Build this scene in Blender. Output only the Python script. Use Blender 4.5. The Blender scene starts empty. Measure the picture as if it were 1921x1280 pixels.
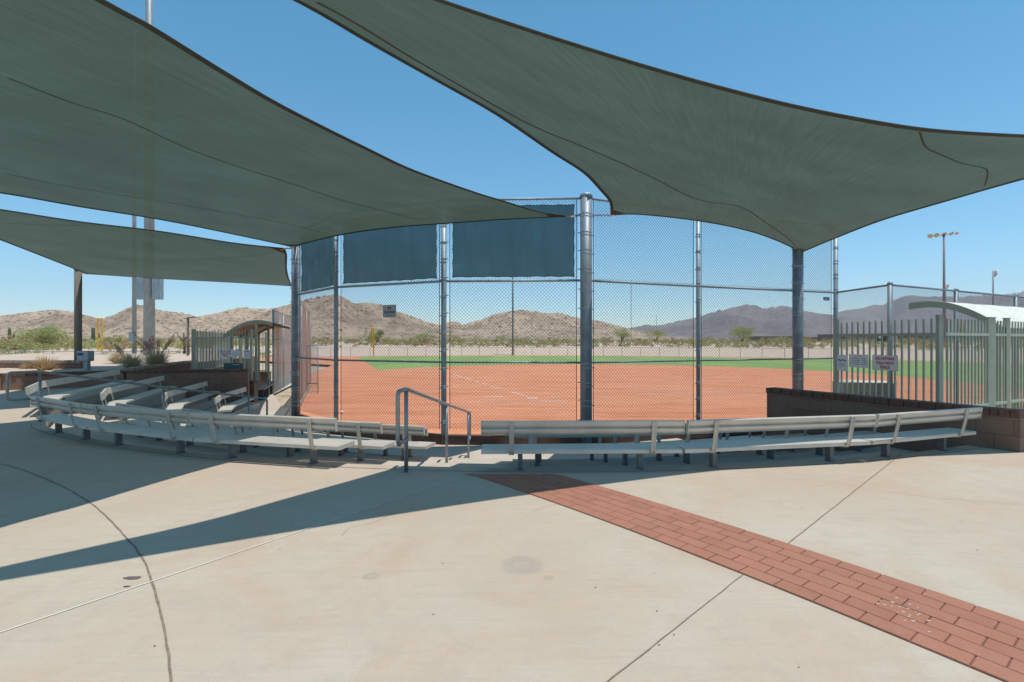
import bpy, math, random
from mathutils import Vector, Matrix, noise
random.seed(7)
sc = bpy.context.scene
COL = sc.collection
R_ = math.radians
EYE = 1.45
F = 960.5
def P(px, py, D):
    return Vector(((px-960.5)/F*D, D, EYE-(py-640)/F*D))
def G(px, py, z=0.0):
    D = (EYE-z)*F/(py-640)
    return Vector(((px-960.5)/F*D, D, z))
def H(px, py, zrel):          # point at height zrel above the eye
    D = zrel*F/(640-py)
    return Vector(((px-960.5)/F*D, D, EYE+zrel))

# ------------------------------------------------------------------ materials
MATS = {}
def nmat(name):
    m = bpy.data.materials.new(name); m.use_nodes = True
    nt = m.node_tree; nt.nodes.clear()
    out = nt.nodes.new('ShaderNodeOutputMaterial')
    b = nt.nodes.new('ShaderNodeBsdfPrincipled')
    nt.links.new(b.outputs[0], out.inputs[0])
    MATS[name] = m
    return m, nt, b, out
def N(nt, t, **kw):
    n = nt.nodes.new(t)
    for k, v in kw.items():
        if k in n.inputs.keys(): n.inputs[k].default_value = v
        else: setattr(n, k, v)
    return n
def ramp(nt, fac, stops):
    r = nt.nodes.new('ShaderNodeValToRGB')
    e = r.color_ramp.elements
    while len(e) < len(stops): e.new(0.5)
    for i, (p, c) in enumerate(stops):
        e[i].position = p; e[i].color = (c, c, c, 1) if not hasattr(c, '__len__') else (*c, 1)
    nt.links.new(fac, r.inputs[0]); return r.outputs[0]
def mixc(nt, fac, a, b, mode='MIX'):
    m = nt.nodes.new('ShaderNodeMix'); m.data_type = 'RGBA'; m.blend_type = mode
    for s, v in ((m.inputs[0], fac), (m.inputs[6], a), (m.inputs[7], b)):
        if hasattr(v, 'links'): nt.links.new(v, s)
        elif hasattr(v, '__len__'): s.default_value = (*v, 1) if len(v) == 3 else v
        else: s.default_value = v
    return m.outputs[2]
def coords(nt, kind='Object', scale=None):
    tc = nt.nodes.new('ShaderNodeTexCoord'); o = tc.outputs[kind]
    if scale:
        mp = nt.nodes.new('ShaderNodeMapping'); mp.inputs['Scale'].default_value = scale
        nt.links.new(o, mp.inputs[0]); o = mp.outputs[0]
    return o
def world_coords(nt, scale=None):
    g = nt.nodes.new('ShaderNodeNewGeometry'); o = g.outputs['Position']
    if scale:
        mp = nt.nodes.new('ShaderNodeMapping'); mp.inputs['Scale'].default_value = scale
        nt.links.new(o, mp.inputs[0]); o = mp.outputs[0]
    return o
def noise_n(nt, vec, scale, detail=4, rough=0.55, dist=0):
    n = N(nt, 'ShaderNodeTexNoise'); n.inputs['Scale'].default_value = scale
    n.inputs['Detail'].default_value = detail; n.inputs['Roughness'].default_value = rough
    n.inputs['Distortion'].default_value = dist
    nt.links.new(vec, n.inputs['Vector']); return n.outputs['Fac']
def bump(nt, b, h, strength=0.2, dist=0.01):
    bp = nt.nodes.new('ShaderNodeBump'); bp.inputs['Strength'].default_value = strength
    bp.inputs['Distance'].default_value = dist
    nt.links.new(h, bp.inputs['Height']); nt.links.new(bp.outputs[0], b.inputs['Normal'])
def simple(name, col, rough=0.7, metal=0.0, var=0.25, scale=6, col2=None, bs=0.15, bscale=60, streak=None):
    m, nt, b, out = nmat(name)
    w = world_coords(nt, streak)
    f = noise_n(nt, w, scale, 6, 0.6)
    c2 = col2 or tuple(c*(1-var) for c in col)
    c = mixc(nt, ramp(nt, f, [(0.35, 0.0), (0.68, 1.0)]), col, c2)
    nt.links.new(c, b.inputs['Base Color'])
    b.inputs['Roughness'].default_value = rough; b.inputs['Metallic'].default_value = metal
    if bs: bump(nt, b, noise_n(nt, w, bscale, 3), bs, 0.005)
    return m

# concrete with stains, faint broom texture
def concrete(name, base, stain):
    m, nt, b, out = nmat(name)
    w = world_coords(nt)
    n1 = noise_n(nt, w, 0.45, 6, 0.6, 0.4)
    n2 = noise_n(nt, w, 2.3, 6, 0.7, 0.6)
    n3 = noise_n(nt, w, 130, 3, 0.7)
    ws = world_coords(nt, (0.7, 9.0, 1.0))
    n4 = noise_n(nt, ws, 1.6, 7, 0.75)
    c = mixc(nt, ramp(nt, n1, [(0.40, 0.0), (0.60, 0.9)]), base, stain)
    c = mixc(nt, ramp(nt, n2, [(0.50, 0.0), (0.64, 0.55)]), c, tuple(x*0.84 for x in base))
    c = mixc(nt, ramp(nt, n4, [(0.50, 0.0), (0.68, 0.30)]), c, (0.33, 0.295, 0.25))
    n6 = noise_n(nt, world_coords(nt, (3.5, 40, 1)), 1.2, 5, 0.8)
    c = mixc(nt, ramp(nt, n6, [(0.38, 0.22), (0.56, 0.0)]), c, tuple(x*0.72 for x in base))
    c = mixc(nt, ramp(nt, n3, [(0.36, 0.35), (0.56, 0.0)]), c, tuple(x*0.62 for x in base))
    # small rust/dirt specks
    v = N(nt, 'ShaderNodeTexVoronoi'); v.inputs['Scale'].default_value = 2.1
    nt.links.new(w, v.inputs['Vector'])
    c = mixc(nt, ramp(nt, v.outputs['Distance'], [(0.012, 0.8), (0.028, 0.0)]), c, (0.12, 0.09, 0.07))
    nr = noise_n(nt, world_coords(nt, (1, 1, 1)), 0.9, 6, 0.75, 0.8)
    c = mixc(nt, ramp(nt, nr, [(0.48, 0.0), (0.64, 0.45)]), c, (0.47, 0.30, 0.19))
    nk = noise_n(nt, world_coords(nt), 5.5, 7, 0.8, 0.3)
    c = mixc(nt, ramp(nt, nk, [(0.52, 0.0), (0.64, 0.35)]), c, tuple(x*0.72 for x in base))
    nl = noise_n(nt, world_coords(nt), 22, 4, 0.8)
    c = mixc(nt, ramp(nt, nl, [(0.35, 0.25), (0.65, 0.0)]), c, tuple(x*0.80 for x in base))
    # round worn smudge left by a stand, with its own shape
    for (px, py, r0) in ((984, 1058, 0.125), (705, 1078, 0.05), (1035, 1082, 0.03)):
        g0 = G(px, py)
        vm = nt.nodes.new('ShaderNodeVectorMath'); vm.operation = 'DISTANCE'
        vm.inputs[1].default_value = (g0.x, g0.y, 0)
        nw = nt.nodes.new('ShaderNodeTexNoise'); nw.inputs['Scale'].default_value = 11; nt.links.new(world_coords(nt), nw.inputs['Vector'])
        va = nt.nodes.new('ShaderNodeVectorMath'); va.operation = 'MULTIPLY_ADD'
        nt.links.new(nw.outputs['Color'], va.inputs[0]); va.inputs[1].default_value = (0.04, 0.04, 0); nt.links.new(world_coords(nt), va.inputs[2])
        nt.links.new(va.outputs[0], vm.inputs[0])
        dv = nt.nodes.new('ShaderNodeMath'); dv.operation = 'DIVIDE'; nt.links.new(vm.outputs['Value'], dv.inputs[0]); dv.inputs[1].default_value = r0*1.25
        c = mixc(nt, ramp(nt, dv.outputs[0], [(0.0, 0.30), (0.25, 0.22), (0.45, 0.42), (0.60, 0.30), (0.72, 0.34), (1.0, 0.0)]), c, (0.27, 0.24, 0.20))
    nt.links.new(c, b.inputs['Base Color'])
    b.inputs['Roughness'].default_value = 0.85
    bump(nt, b, n3, 0.25, 0.003)
    return m
concrete('concrete', (0.535, 0.455, 0.355), (0.50, 0.385, 0.28))
concrete('concrete_pale', (0.56, 0.50, 0.42), (0.52, 0.44, 0.36))

# clay infield
m, nt, b, out = nmat('clay')
w = world_coords(nt)
n1 = noise_n(nt, world_coords(nt, (0.35, 1.6, 1)), 0.7, 7, 0.65, 0.3)
n2 = noise_n(nt, w, 9, 5, 0.7)
n3 = noise_n(nt, world_coords(nt, (0.25, 3.2, 1)), 2.0, 5, 0.7)
c = mixc(nt, ramp(nt, n1, [(0.38, 0.0), (0.60, 1.0)]), (0.60, 0.205, 0.083), (0.73, 0.31, 0.155))
c = mixc(nt, ramp(nt, n2, [(0.4, 0.0), (0.75, 0.6)]), c, (0.48, 0.15, 0.065))
c = mixc(nt, ramp(nt, n3, [(0.48, 0.0), (0.66, 0.7)]), c, (0.78, 0.37, 0.21))
n5 = noise_n(nt, world_coords(nt, (0.15, 2.2, 1)), 6.0, 4, 0.8)
c = mixc(nt, ramp(nt, n5, [(0.36, 0.55), (0.55, 0.0)]), c, (0.42, 0.12, 0.055))
nt.links.new(c, b.inputs['Base Color']); b.inputs['Roughness'].default_value = 0.95
bump(nt, b, n2, 0.5, 0.03)
# grass
m, nt, b, out = nmat('grass')
w = world_coords(nt)
n1 = noise_n(nt, w, 0.25, 5, 0.6); n2 = noise_n(nt, w, 14, 4, 0.7)
wv = N(nt, 'ShaderNodeTexWave'); wv.inputs['Scale'].default_value = 0.11; wv.inputs['Distortion'].default_value = 0.4
nt.links.new(world_coords(nt, (0.3, 1, 1)), wv.inputs['Vector'])
c = mixc(nt, n1, (0.21, 0.31, 0.07), (0.32, 0.41, 0.12))
c = mixc(nt, ramp(nt, wv.outputs['Fac'], [(0.4, 0.0), (0.6, 0.35)]), c, (0.17, 0.26, 0.075))
c = mixc(nt, ramp(nt, n2, [(0.45, 0.0), (0.7, 0.6)]), c, (0.07, 0.15, 0.035))
nt.links.new(c, b.inputs['Base Color']); b.inputs['Roughness'].default_value = 0.9
bump(nt, b, n2, 0.6, 0.04)
# sand
m, nt, b, out = nmat('sand')
w = world_coords(nt)
n1 = noise_n(nt, world_coords(nt, (0.2, 0.5, 1)), 0.5, 7, 0.7); n2 = noise_n(nt, w, 3.5, 6, 0.75)
c = mixc(nt, n1, (0.62, 0.47, 0.36), (0.50, 0.38, 0.28))
c = mixc(nt, ramp(nt, n2, [(0.5, 0.0), (0.75, 0.7)]), c, (0.34, 0.27, 0.19))
nt.links.new(c, b.inputs['Base Color']); b.inputs['Roughness'].default_value = 0.95
bump(nt, b, n2, 0.7, 0.08)
m, nt, b, out = nmat('desert')
w = world_coords(nt)
n1 = noise_n(nt, w, 0.035, 7, 0.7); n2 = noise_n(nt, w, 0.5, 6, 0.75)
c = mixc(nt, ramp(nt, n1, [(0.4, 0), (0.6, 1)]), (0.50, 0.39, 0.28), (0.42, 0.33, 0.23))
c = mixc(nt, ramp(nt, n2, [(0.5, 0.0), (0.62, 0.85)]), c, (0.22, 0.20, 0.10))
nt.links.new(c, b.inputs['Base Color']); b.inputs['Roughness'].default_value = 0.95
# rocky hills
def rock(name, a, d, v, s, cover=0.5):
    m, nt, b, out = nmat(name)
    w = world_coords(nt)
    n1 = noise_n(nt, w, 0.007*s, 8, 0.7, 0.6); n2 = noise_n(nt, w, 0.045*s, 8, 0.85)
    vo = N(nt, 'ShaderNodeTexVoronoi'); vo.inputs['Scale'].default_value = 0.11*s
    nt.links.new(w, vo.inputs['Vector'])
    vo2 = N(nt, 'ShaderNodeTexVoronoi'); vo2.inputs['Scale'].default_value = 0.055*s
    nt.links.new(w, vo2.inputs['Vector'])
    c = mixc(nt, ramp(nt, n1, [(0.46, 0), (0.62, 0.85)]), a, d)
    c = mixc(nt, ramp(nt, n2, [(0.52, 0.0), (0.60, 0.75)]), c, tuple(x*0.8 for x in d))
    c = mixc(nt, ramp(nt, vo.outputs['Distance'], [(0.22, 0.9), (0.36, 0.0)]), c, v)
    c = mixc(nt, ramp(nt, vo2.outputs['Distance'], [(0.16, 0.8), (0.26, 0.0)]), c, tuple(x*0.8 for x in v))
    nt.links.new(c, b.inputs['Base Color']); b.inputs['Roughness'].default_value = 1.0
    bump(nt, b, n2, 1.0, 9/s)
    return m
rock('hill_rock', (0.68, 0.49, 0.335), (0.38, 0.26, 0.185), (0.16, 0.14, 0.075), 1.0)
rock('mountain_rock', (0.38, 0.30, 0.265), (0.20, 0.15, 0.14), (0.17, 0.15, 0.12), 0.25)

simple('aluminium', (0.66, 0.60, 0.51), 0.45, 0.22, 0.18, 3.0, bs=0.03, bscale=200)
simple('aluminium_dull', (0.60, 0.55, 0.47), 0.5, 0.2, 0.2, 3.0, bs=0.03)
simple('leg_steel', (0.17, 0.18, 0.19), 0.5, 0.3, 0.25, 8)
simple('galvanized', (0.32, 0.385, 0.42), 0.5, 0.25, 0.28, 7, bs=0.06, bscale=40, streak=(1, 1, 0.35))
simple('galvanized_grey', (0.25, 0.29, 0.325), 0.5, 0.25, 0.35, 9, bs=0.08, bscale=30, streak=(1, 1, 0.3))
simple('rail_steel', (0.34, 0.35, 0.345), 0.42, 0.65, 0.25, 12, bs=0.04)
simple('wire', (0.13, 0.13, 0.125), 0.55, 0.3, 0.2, 20, bs=0)
simple('wire_pale', (0.62, 0.60, 0.56), 0.5, 0.5, 0.2, 20, bs=0)
simple('sage_paint', (0.37, 0.41, 0.325), 0.5, 0.0, 0.14, 5)
simple('sage_roof', (0.80, 0.765, 0.63), 0.45, 0.0, 0.08, 3)
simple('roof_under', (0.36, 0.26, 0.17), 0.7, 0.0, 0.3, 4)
simple('weathered_post', (0.20, 0.175, 0.14), 0.8, 0.0, 0.3, 7, streak=(1, 1, 0.2))
simple('dark_bronze', (0.08, 0.065, 0.06), 0.6, 0.2, 0.2, 5)
simple('pole_paint', (0.26, 0.215, 0.225), 0.6, 0.1, 0.2, 5)
simple('yellow_paint', (0.75, 0.42, 0.03), 0.5, 0.0, 0.1, 3)
simple('sign_white', (0.85, 0.83, 0.82), 0.5, 0.0, 0.08, 9, bs=0)
simple('sign_grey', (0.42, 0.42, 0.43), 0.5, 0.0, 0.15, 9, bs=0)
simple('ink_red', (0.55, 0.03, 0.04), 0.5, 0, 0, 3, bs=0)
simple('ink_black', (0.03, 0.03, 0.035), 0.5, 0, 0, 3, bs=0)
simple('ink_blue', (0.02, 0.035, 0.16), 0.5, 0, 0, 3, bs=0)
simple('chalk', (0.76, 0.58, 0.48), 0.95, 0, 0.35, 6, col2=(0.72, 0.50, 0.40), bs=0)
simple('beige_box', (0.40, 0.37, 0.30), 0.6, 0, 0.15, 2)
simple('block_cap', (0.20, 0.10, 0.07), 0.9, 0, 0.35, 14, bs=0.4, bscale=50)
simple('curb_wood', (0.42, 0.33, 0.25), 0.85, 0, 0.25, 4)
simple('rope_orange', (0.32, 0.13, 0.07), 0.9, 0, 0.4, 20)
simple('hem', (0.052, 0.060, 0.048), 0.85, 0, 0.3, 10)
simple('thread', (0.085, 0.065, 0.050), 0.9, 0, 0.2, 10, bs=0)
simple('patch', (0.10, 0.065, 0.048), 0.9, 0, 0.3, 20)
simple('joint_dark', (0.17, 0.125, 0.09), 0.95, 0, 0.5, 18, col2=(0.30, 0.23, 0.17))
simple('joint_pale', (0.78, 0.74, 0.66), 0.9, 0, 0.15, 12, bs=0)
simple('stain_dark', (0.17, 0.14, 0.12), 0.7, 0, 0.4, 25)
simple('stain_ring', (0.33, 0.29, 0.245), 0.8, 0, 0.25, 30)
simple('paint_drip', (0.62, 0.55, 0.46), 0.7, 0, 0.2, 30)
simple('mortar', (0.24, 0.11, 0.075), 0.95, 0, 0.4, 30)
simple('ball_white', (0.8, 0.79, 0.75), 0.6, 0, 0, 3)
simple('bark', (0.14, 0.10, 0.07), 0.9, 0, 0.3, 4)
simple('cactus', (0.10, 0.13, 0.06), 0.8, 0, 0.4, 3)
simple('white_paint', (0.75, 0.75, 0.73), 0.5, 0, 0.1, 3)
simple('far_wall', (0.20, 0.155, 0.135), 0.9, 0, 0.3, 0.3)
simple('blue_wall', (0.10, 0.27, 0.42), 0.7, 0, 0.15, 0.3)
simple('slate_roof', (0.22, 0.20, 0.20), 0.8, 0, 0.2, 0.3)
simple('mast_red', (0.45, 0.12, 0.08), 0.6, 0, 0.1, 1)
simple('black_panel', (0.02, 0.03, 0.03), 0.6, 0, 0.1, 1)
simple('lamp_glass', (0.55, 0.40, 0.25), 0.3, 0.2, 0.2, 2)
simple('stone', (0.30, 0.27, 0.24), 0.95, 0, 0.5, 2.2, bs=0.9, bscale=4)

def leafmat(name, a, bcol, tr=0.25):
    m, nt, b, out = nmat(name)
    w = world_coords(nt)
    f = noise_n(nt, w, 0.9, 4, 0.7)
    c = mixc(nt, ramp(nt, f, [(0.35, 0), (0.65, 1)]), a, bcol)
    nt.links.new(c, b.inputs['Base Color']); b.inputs['Roughness'].default_value = 0.7
    t = nt.nodes.new('ShaderNodeBsdfTranslucent'); nt.links.new(c, t.inputs[0])
    mx = nt.nodes.new('ShaderNodeMixShader'); mx.inputs[0].default_value = tr
    nt.links.new(b.outputs[0], mx.inputs[1]); nt.links.new(t.outputs[0], mx.inputs[2])
    nt.links.new(mx.outputs[0], out.inputs[0])
leafmat('leaf_mesquite', (0.34, 0.36, 0.13), (0.46, 0.46, 0.21), 0.35)
leafmat('leaf_scrub', (0.40, 0.29, 0.14), (0.31, 0.27, 0.12))
leafmat('leaf_scrub_green', (0.31, 0.32, 0.11), (0.40, 0.38, 0.16))
leafmat('leaf_yucca', (0.50, 0.44, 0.27), (0.66, 0.54, 0.36), 0.4)
leafmat('leaf_dry', (0.62, 0.42, 0.21), (0.45, 0.32, 0.17))
leafmat('flower_red', (0.66, 0.33, 0.29), (0.66, 0.42, 0.36))

# block wall
m, nt, b, out = nmat('block_wall')
br = nt.nodes.new('ShaderNodeTexBrick')
nt.links.new(coords(nt, 'UV'), br.inputs['Vector'])
br.inputs['Scale'].default_value = 1.0; br.inputs['Brick Width'].default_value = 0.40
br.inputs['Row Height'].default_value = 0.20; br.inputs['Mortar Size'].default_value = 0.006
br.inputs['Color1'].default_value = (0.29, 0.165, 0.115, 1); br.inputs['Color2'].default_value = (0.24, 0.135, 0.095, 1)
br.inputs['Mortar'].default_value = (0.15, 0.11, 0.085, 1)
n2 = noise_n(nt, world_coords(nt), 60, 4, 0.8); n3 = noise_n(nt, world_coords(nt), 2.0, 5, 0.7)
c = mixc(nt, ramp(nt, n2, [(0.4, 0), (0.7, 0.5)]), br.outputs['Color'], (0.12, 0.075, 0.055))
c = mixc(nt, ramp(nt, n3, [(0.5, 0), (0.7, 0.35)]), c, (0.34, 0.25, 0.19))
nt.links.new(c, b.inputs['Base Color']); b.inputs['Roughness'].default_value = 0.9
bump(nt, b, n2, 0.5, 0.006)
# pavers: tint per brick stored as the brick's own colour
m, nt, b, out = nmat('paver')
at = nt.nodes.new('ShaderNodeVertexColor'); at.layer_name = 'tint'
n2 = noise_n(nt, world_coords(nt), 90, 4, 0.8); n3 = noise_n(nt, world_coords(nt), 5, 5, 0.7)
c = mixc(nt, ramp(nt, n3, [(0.4, 0), (0.7, 0.45)]), at.outputs['Color'], (0.47, 0.22, 0.16))
c = mixc(nt, ramp(nt, n2, [(0.4, 0.4), (0.65, 0)]), c, (0.22, 0.08, 0.055))
nt.links.new(c, b.inputs['Base Color']); b.inputs['Roughness'].default_value = 0.88
bump(nt, b, n2, 0.4, 0.003)

# shade cloth: woven, lets a little light through
def cloth(name, dif, trn, opaque=0.94, streak=(30, 0.9, 1)):
    m, nt, b, out = nmat(name)
    w = coords(nt, 'UV')
    n1 = noise_n(nt, coords(nt, 'UV', streak), 1.0, 5, 0.6)
    n2 = noise_n(nt, coords(nt, 'UV', (0.5, 0.5, 1)), 1.6, 4, 0.6)
    n3 = noise_n(nt, w, 46, 3, 0.8)
    d = mixc(nt, ramp(nt, n1, [(0.32, 0), (0.68, 0.8)]), dif, tuple(x*0.62 for x in dif))
    t = mixc(nt, ramp(nt, n2, [(0.35, 0), (0.66, 0.8)]), trn, tuple(x*0.6 for x in trn))
    t = mixc(nt, ramp(nt, n1, [(0.35, 0), (0.66, 0.6)]), t, tuple(x*0.6 for x in trn))
    t = mixc(nt, ramp(nt, n3, [(0.58, 0), (0.72, 0.45)]), t, tuple(x*2.4 for x in trn))
    nt.links.new(d, b.inputs['Base Color']); b.inputs['Roughness'].default_value = 0.8
    b.inputs['Specular IOR Level'].default_value = 0.2
    tn = nt.nodes.new('ShaderNodeBsdfTranslucent'); nt.links.new(t, tn.inputs[0])
    ad = nt.nodes.new('ShaderNodeAddShader'); nt.links.new(b.outputs[0], ad.inputs[0]); nt.links.new(tn.outputs[0], ad.inputs[1])
    tp = nt.nodes.new('ShaderNodeBsdfTransparent')
    mx = nt.nodes.new('ShaderNodeMixShader'); mx.inputs[0].default_value = opaque
    nt.links.new(tp.outputs[0], mx.inputs[1]); nt.links.new(ad.outputs[0], mx.inputs[2])
    nt.links.new(mx.outputs[0], out.inputs[0])
cloth('shade_cloth', (0.068, 0.074, 0.053), (0.038, 0.060, 0.045), 0.975)
cloth('screen_cloth', (0.042, 0.128, 0.155), (0.040, 0.115, 0.135), 0.93, (4, 0.7, 1))

# ------------------------------------------------------------------ mesh builder
ORG = {}
class MB:
    def __init__(s): s.v = []; s.f = []; s.c = []; s.uv = None; s.smooth = False
    def face(s, pts, col=None):
        i = len(s.v); s.v += [Vector(p) for p in pts]; s.f.append(tuple(range(i, i+len(pts)))); s.c.append(col)
    def mesh(s, vs, fs, col=None):
        i = len(s.v); s.v += [Vector(p) for p in vs]
        for f in fs: s.f.append(tuple(i+k for k in f)); s.c.append(col)
    def box(s, c, size, ax=None, col=None, bev=0):
        c = Vector(c)
        X, Y, Z = ax if ax else (Vector((1, 0, 0)), Vector((0, 1, 0)), Vector((0, 0, 1)))
        hx, hy, hz = size[0]/2, size[1]/2, size[2]/2
        if bev:
            t = bev
            vs = []
            for sz in (-1, 1):
                for (a, b2) in ((-hx+t, -hy), (hx-t, -hy), (hx, -hy+t), (hx, hy-t), (hx-t, hy), (-hx+t, hy), (-hx, hy-t), (-hx, -hy+t)):
                    vs.append(c+X*a+Y*b2+Z*(sz*(hz-t)))
            for sz in (-1, 1):
                for (a, b2) in ((-hx+t, -hy+t), (hx-t, -hy+t), (hx-t, hy-t), (-hx+t, hy-t)):
                    vs.append(c+X*a+Y*b2+Z*(sz*hz))
            fs = [(k, (k+1) % 8, 8+(k+1) % 8, 8+k) for k in range(8)]
            for base, q, flip in ((0, 16, True), (8, 20, False)):
                L = [(base+0, base+1, q+1, q+0), (base+1, base+2, q+1), (base+2, base+3, q+2, q+1), (base+3, base+4, q+2),
                     (base+4, base+5, q+3, q+2), (base+5, base+6, q+3), (base+6, base+7, q+0, q+3), (base+7, base+0, q+0), (q, q+1, q+2, q+3)]
                fs += [tuple(reversed(f)) if flip else f for f in L]
            s.mesh(vs, fs, col); return
        vs = [c+X*(hx*a)+Y*(hy*b2)+Z*(hz*d) for d in (-1, 1) for (a, b2) in ((-1, -1), (1, -1), (1, 1), (-1, 1))]
        s.mesh(vs, [(3, 2, 1, 0), (4, 5, 6, 7), (0, 1, 5, 4), (1, 2, 6, 5), (2, 3, 7, 6), (3, 0, 4, 7)], col)
    def tube(s, pts, r, n=8, caps=True, r2=None):
        pts = [Vector(p) for p in pts]; L = len(pts)
        rings = []; prev = None
        for i, p in enumerate(pts):
            d = (pts[min(i+1, L-1)]-pts[max(i-1, 0)]).normalized()
            if prev is None:
                up = Vector((0, 0, 1)) if abs(d.z) < 0.9 else Vector((1, 0, 0))
                a = d.cross(up).normalized()
            else:
                a = (prev-d*prev.dot(d)).normalized()
            prev = a; b2 = d.cross(a)
            rr = r if r2 is None else r+(r2-r)*i/(L-1)
            rings.append([p+(a*math.cos(2*math.pi*k/n)+b2*math.sin(2*math.pi*k/n))*rr for k in range(n)])
        vs = [q for ring in rings for q in ring]
        fs = [(i*n+k, i*n+(k+1) % n, (i+1)*n+(k+1) % n, (i+1)*n+k) for i in range(L-1) for k in range(n)]
        if caps: fs += [tuple(reversed(range(n))), tuple((L-1)*n+k for k in range(n))]
        s.mesh(vs, fs)
    def lathe(s, c, prof, n=16):
        c = Vector(c); vs = [c+Vector((r*math.cos(2*math.pi*k/n), r*math.sin(2*math.pi*k/n), z)) for (r, z) in prof for k in range(n)]
        fs = [(i*n+k, i*n+(k+1) % n, (i+1)*n+(k+1) % n, (i+1)*n+k) for i in range(len(prof)-1) for k in range(n)]
        fs += [tuple(reversed(range(n))), tuple((len(prof)-1)*n+k for k in range(n))]
        s.mesh(vs, fs)
    def sweep(s, prof, A, B, up=Vector((0, 0, 1)), cap=True):
        # closed 2D profile (u sideways, w up) extruded from A to B
        A = Vector(A); B = Vector(B); d = (B-A).normalized(); side = d.cross(up).normalized(); n = len(prof)
        vs = [q+side*u+up*w2 for q in (A, B) for (u, w2) in prof]
        fs = [(k, n+k, n+(k+1) % n, (k+1) % n) for k in range(n)]
        if cap: fs += [tuple(range(n)), tuple(reversed(range(n, 2*n)))]
        s.mesh(vs, fs)
    def build(s, name, mat, parent=None, smooth=None):
        o0 = ORG.get(parent, Vector((0, 0, 0))) if parent else Vector((0, 0, 0))
        me = bpy.data.meshes.new(name)
        me.from_pydata([tuple(p-o0) for p in s.v], [], s.f)
        me.materials.append(MATS[mat])
        uvl = me.uv_layers.new(name='UVMap')
        for pl in me.polygons:
            nrm = pl.normal
            for li in pl.loop_indices:
                vi = me.loops[li].vertex_index; co = s.v[vi]
                if s.uv is not None: uvl.data[li].uv = s.uv[vi]
                elif abs(nrm.z) > 0.7: uvl.data[li].uv = (co.x, co.y)
                else:
                    t = Vector((-nrm.y, nrm.x, 0)).normalized() if (abs(nrm.x)+abs(nrm.y)) > 1e-6 else Vector((1, 0, 0))
                    uvl.data[li].uv = (co.dot(t), co.z)
        if any(c is not None for c in s.c):
            ca = me.color_attributes.new('tint', 'FLOAT_COLOR', 'CORNER')
            for pl in me.polygons:
                c = s.c[pl.index] or (0.4, 0.17, 0.12)
                for li in pl.loop_indices: ca.data[li].color = (*c, 1)
        if s.smooth if smooth is None else smooth:
            for pl in me.polygons: pl.use_smooth = True
        me.update()
        o = bpy.data.objects.new(name, me); COL.objects.link(o)
        if parent: o.parent = parent; ORG[o] = o0
        else: ORG[o] = Vector((0, 0, 0))
        return o
def tag(o, label, cat, group=None, kind=None):
    if label: o['label'] = label
    if cat: o['category'] = cat
    if group: o['group'] = group
    if kind: o['kind'] = kind
    return o
def thing(name, loc, label, cat, group=None):
    o = bpy.data.objects.new(name, None); COL.objects.link(o)
    o.location = loc; o.empty_display_size = 0.2; ORG[o] = Vector(loc)
    return tag(o, label, cat, group)
def struct(o): o['kind'] = 'structure'; return o
def text(s, size, loc, ax, mat, parent, name='lettering', align='CENTER', bold=0.0):
    cu = bpy.data.curves.new('t', 'FONT'); cu.body = s; cu.size = size; cu.align_x = align; cu.align_y = 'CENTER'
    cu.extrude = 0.0008; cu.offset = bold
    ob = bpy.data.objects.new('t', cu); COL.objects.link(ob)
    bpy.context.view_layer.update()
    me = bpy.data.meshes.new_from_object(ob.evaluated_get(bpy.context.evaluated_depsgraph_get()))
    bpy.data.objects.remove(ob)
    X, U = ax; Nn = X.cross(U)
    o0 = ORG[parent]
    for v in me.vertices:
        v.co = Vector(loc)+X*v.co.x+U*v.co.y+Nn*v.co.z-o0
    me.materials.clear(); me.materials.append(MATS[mat])
    o = bpy.data.objects.new(name, me); COL.objects.link(o); o.parent = parent; ORG[o] = o0
    return o
UP = Vector((0, 0, 1))
def poly_sheet(name, pts, z, mat):
    bm = MB(); bm.face([(p[0], p[1], z) for p in pts]); return bm.build(name, mat)

# ------------------------------------------------------------------ geometry of the seating bowl
CX, CY = 0.5, 19.6
RR = 13.88
TR, ST = 1.10, 0.22
def lerp_tab(x, tab):
    if x <= tab[0][0]: return tab[0][1]
    for (a, b2), (c, d) in zip(tab, tab[1:]):
        if x <= c: return b2+(d-b2)*(x-a)/(c-a)
    return tab[-1][1]
DR = [(-76, -1.05), (-74, -1.0), (-55, -0.45), (-46, -0.25), (-38, 0.0), (30, 0.0)]
def dR(phi): return lerp_tab(phi, DR)
def ring(phi, R, z=0.0):
    r = R+dR(phi); a = R_(phi)
    return Vector((CX+r*math.sin(a), CY-r*math.cos(a), z))
EDGE = 0.12
def level(k): return -ST*k

# ground
g = MB()
nseg = 96
for i in range(nseg):
    a0 = 2*math.pi*i/nseg; a1 = 2*math.pi*(i+1)/nseg
    for r0, r1 in ((0, 60), (60, 400), (400, 9200)):
        q = [(r0*math.cos(a0), r0*math.sin(a0)), (r1*math.cos(a0), r1*math.sin(a0)), (r1*math.cos(a1), r1*math.sin(a1)), (r0*math.cos(a1), r0*math.sin(a1))]
        if r0 == 0: q = q[:3]
        g.face([(x, y, -0.97) for x, y in q])
struct(g.build('desert_ground', 'desert'))

PH0, PH1 = -78.0, 25.3
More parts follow.
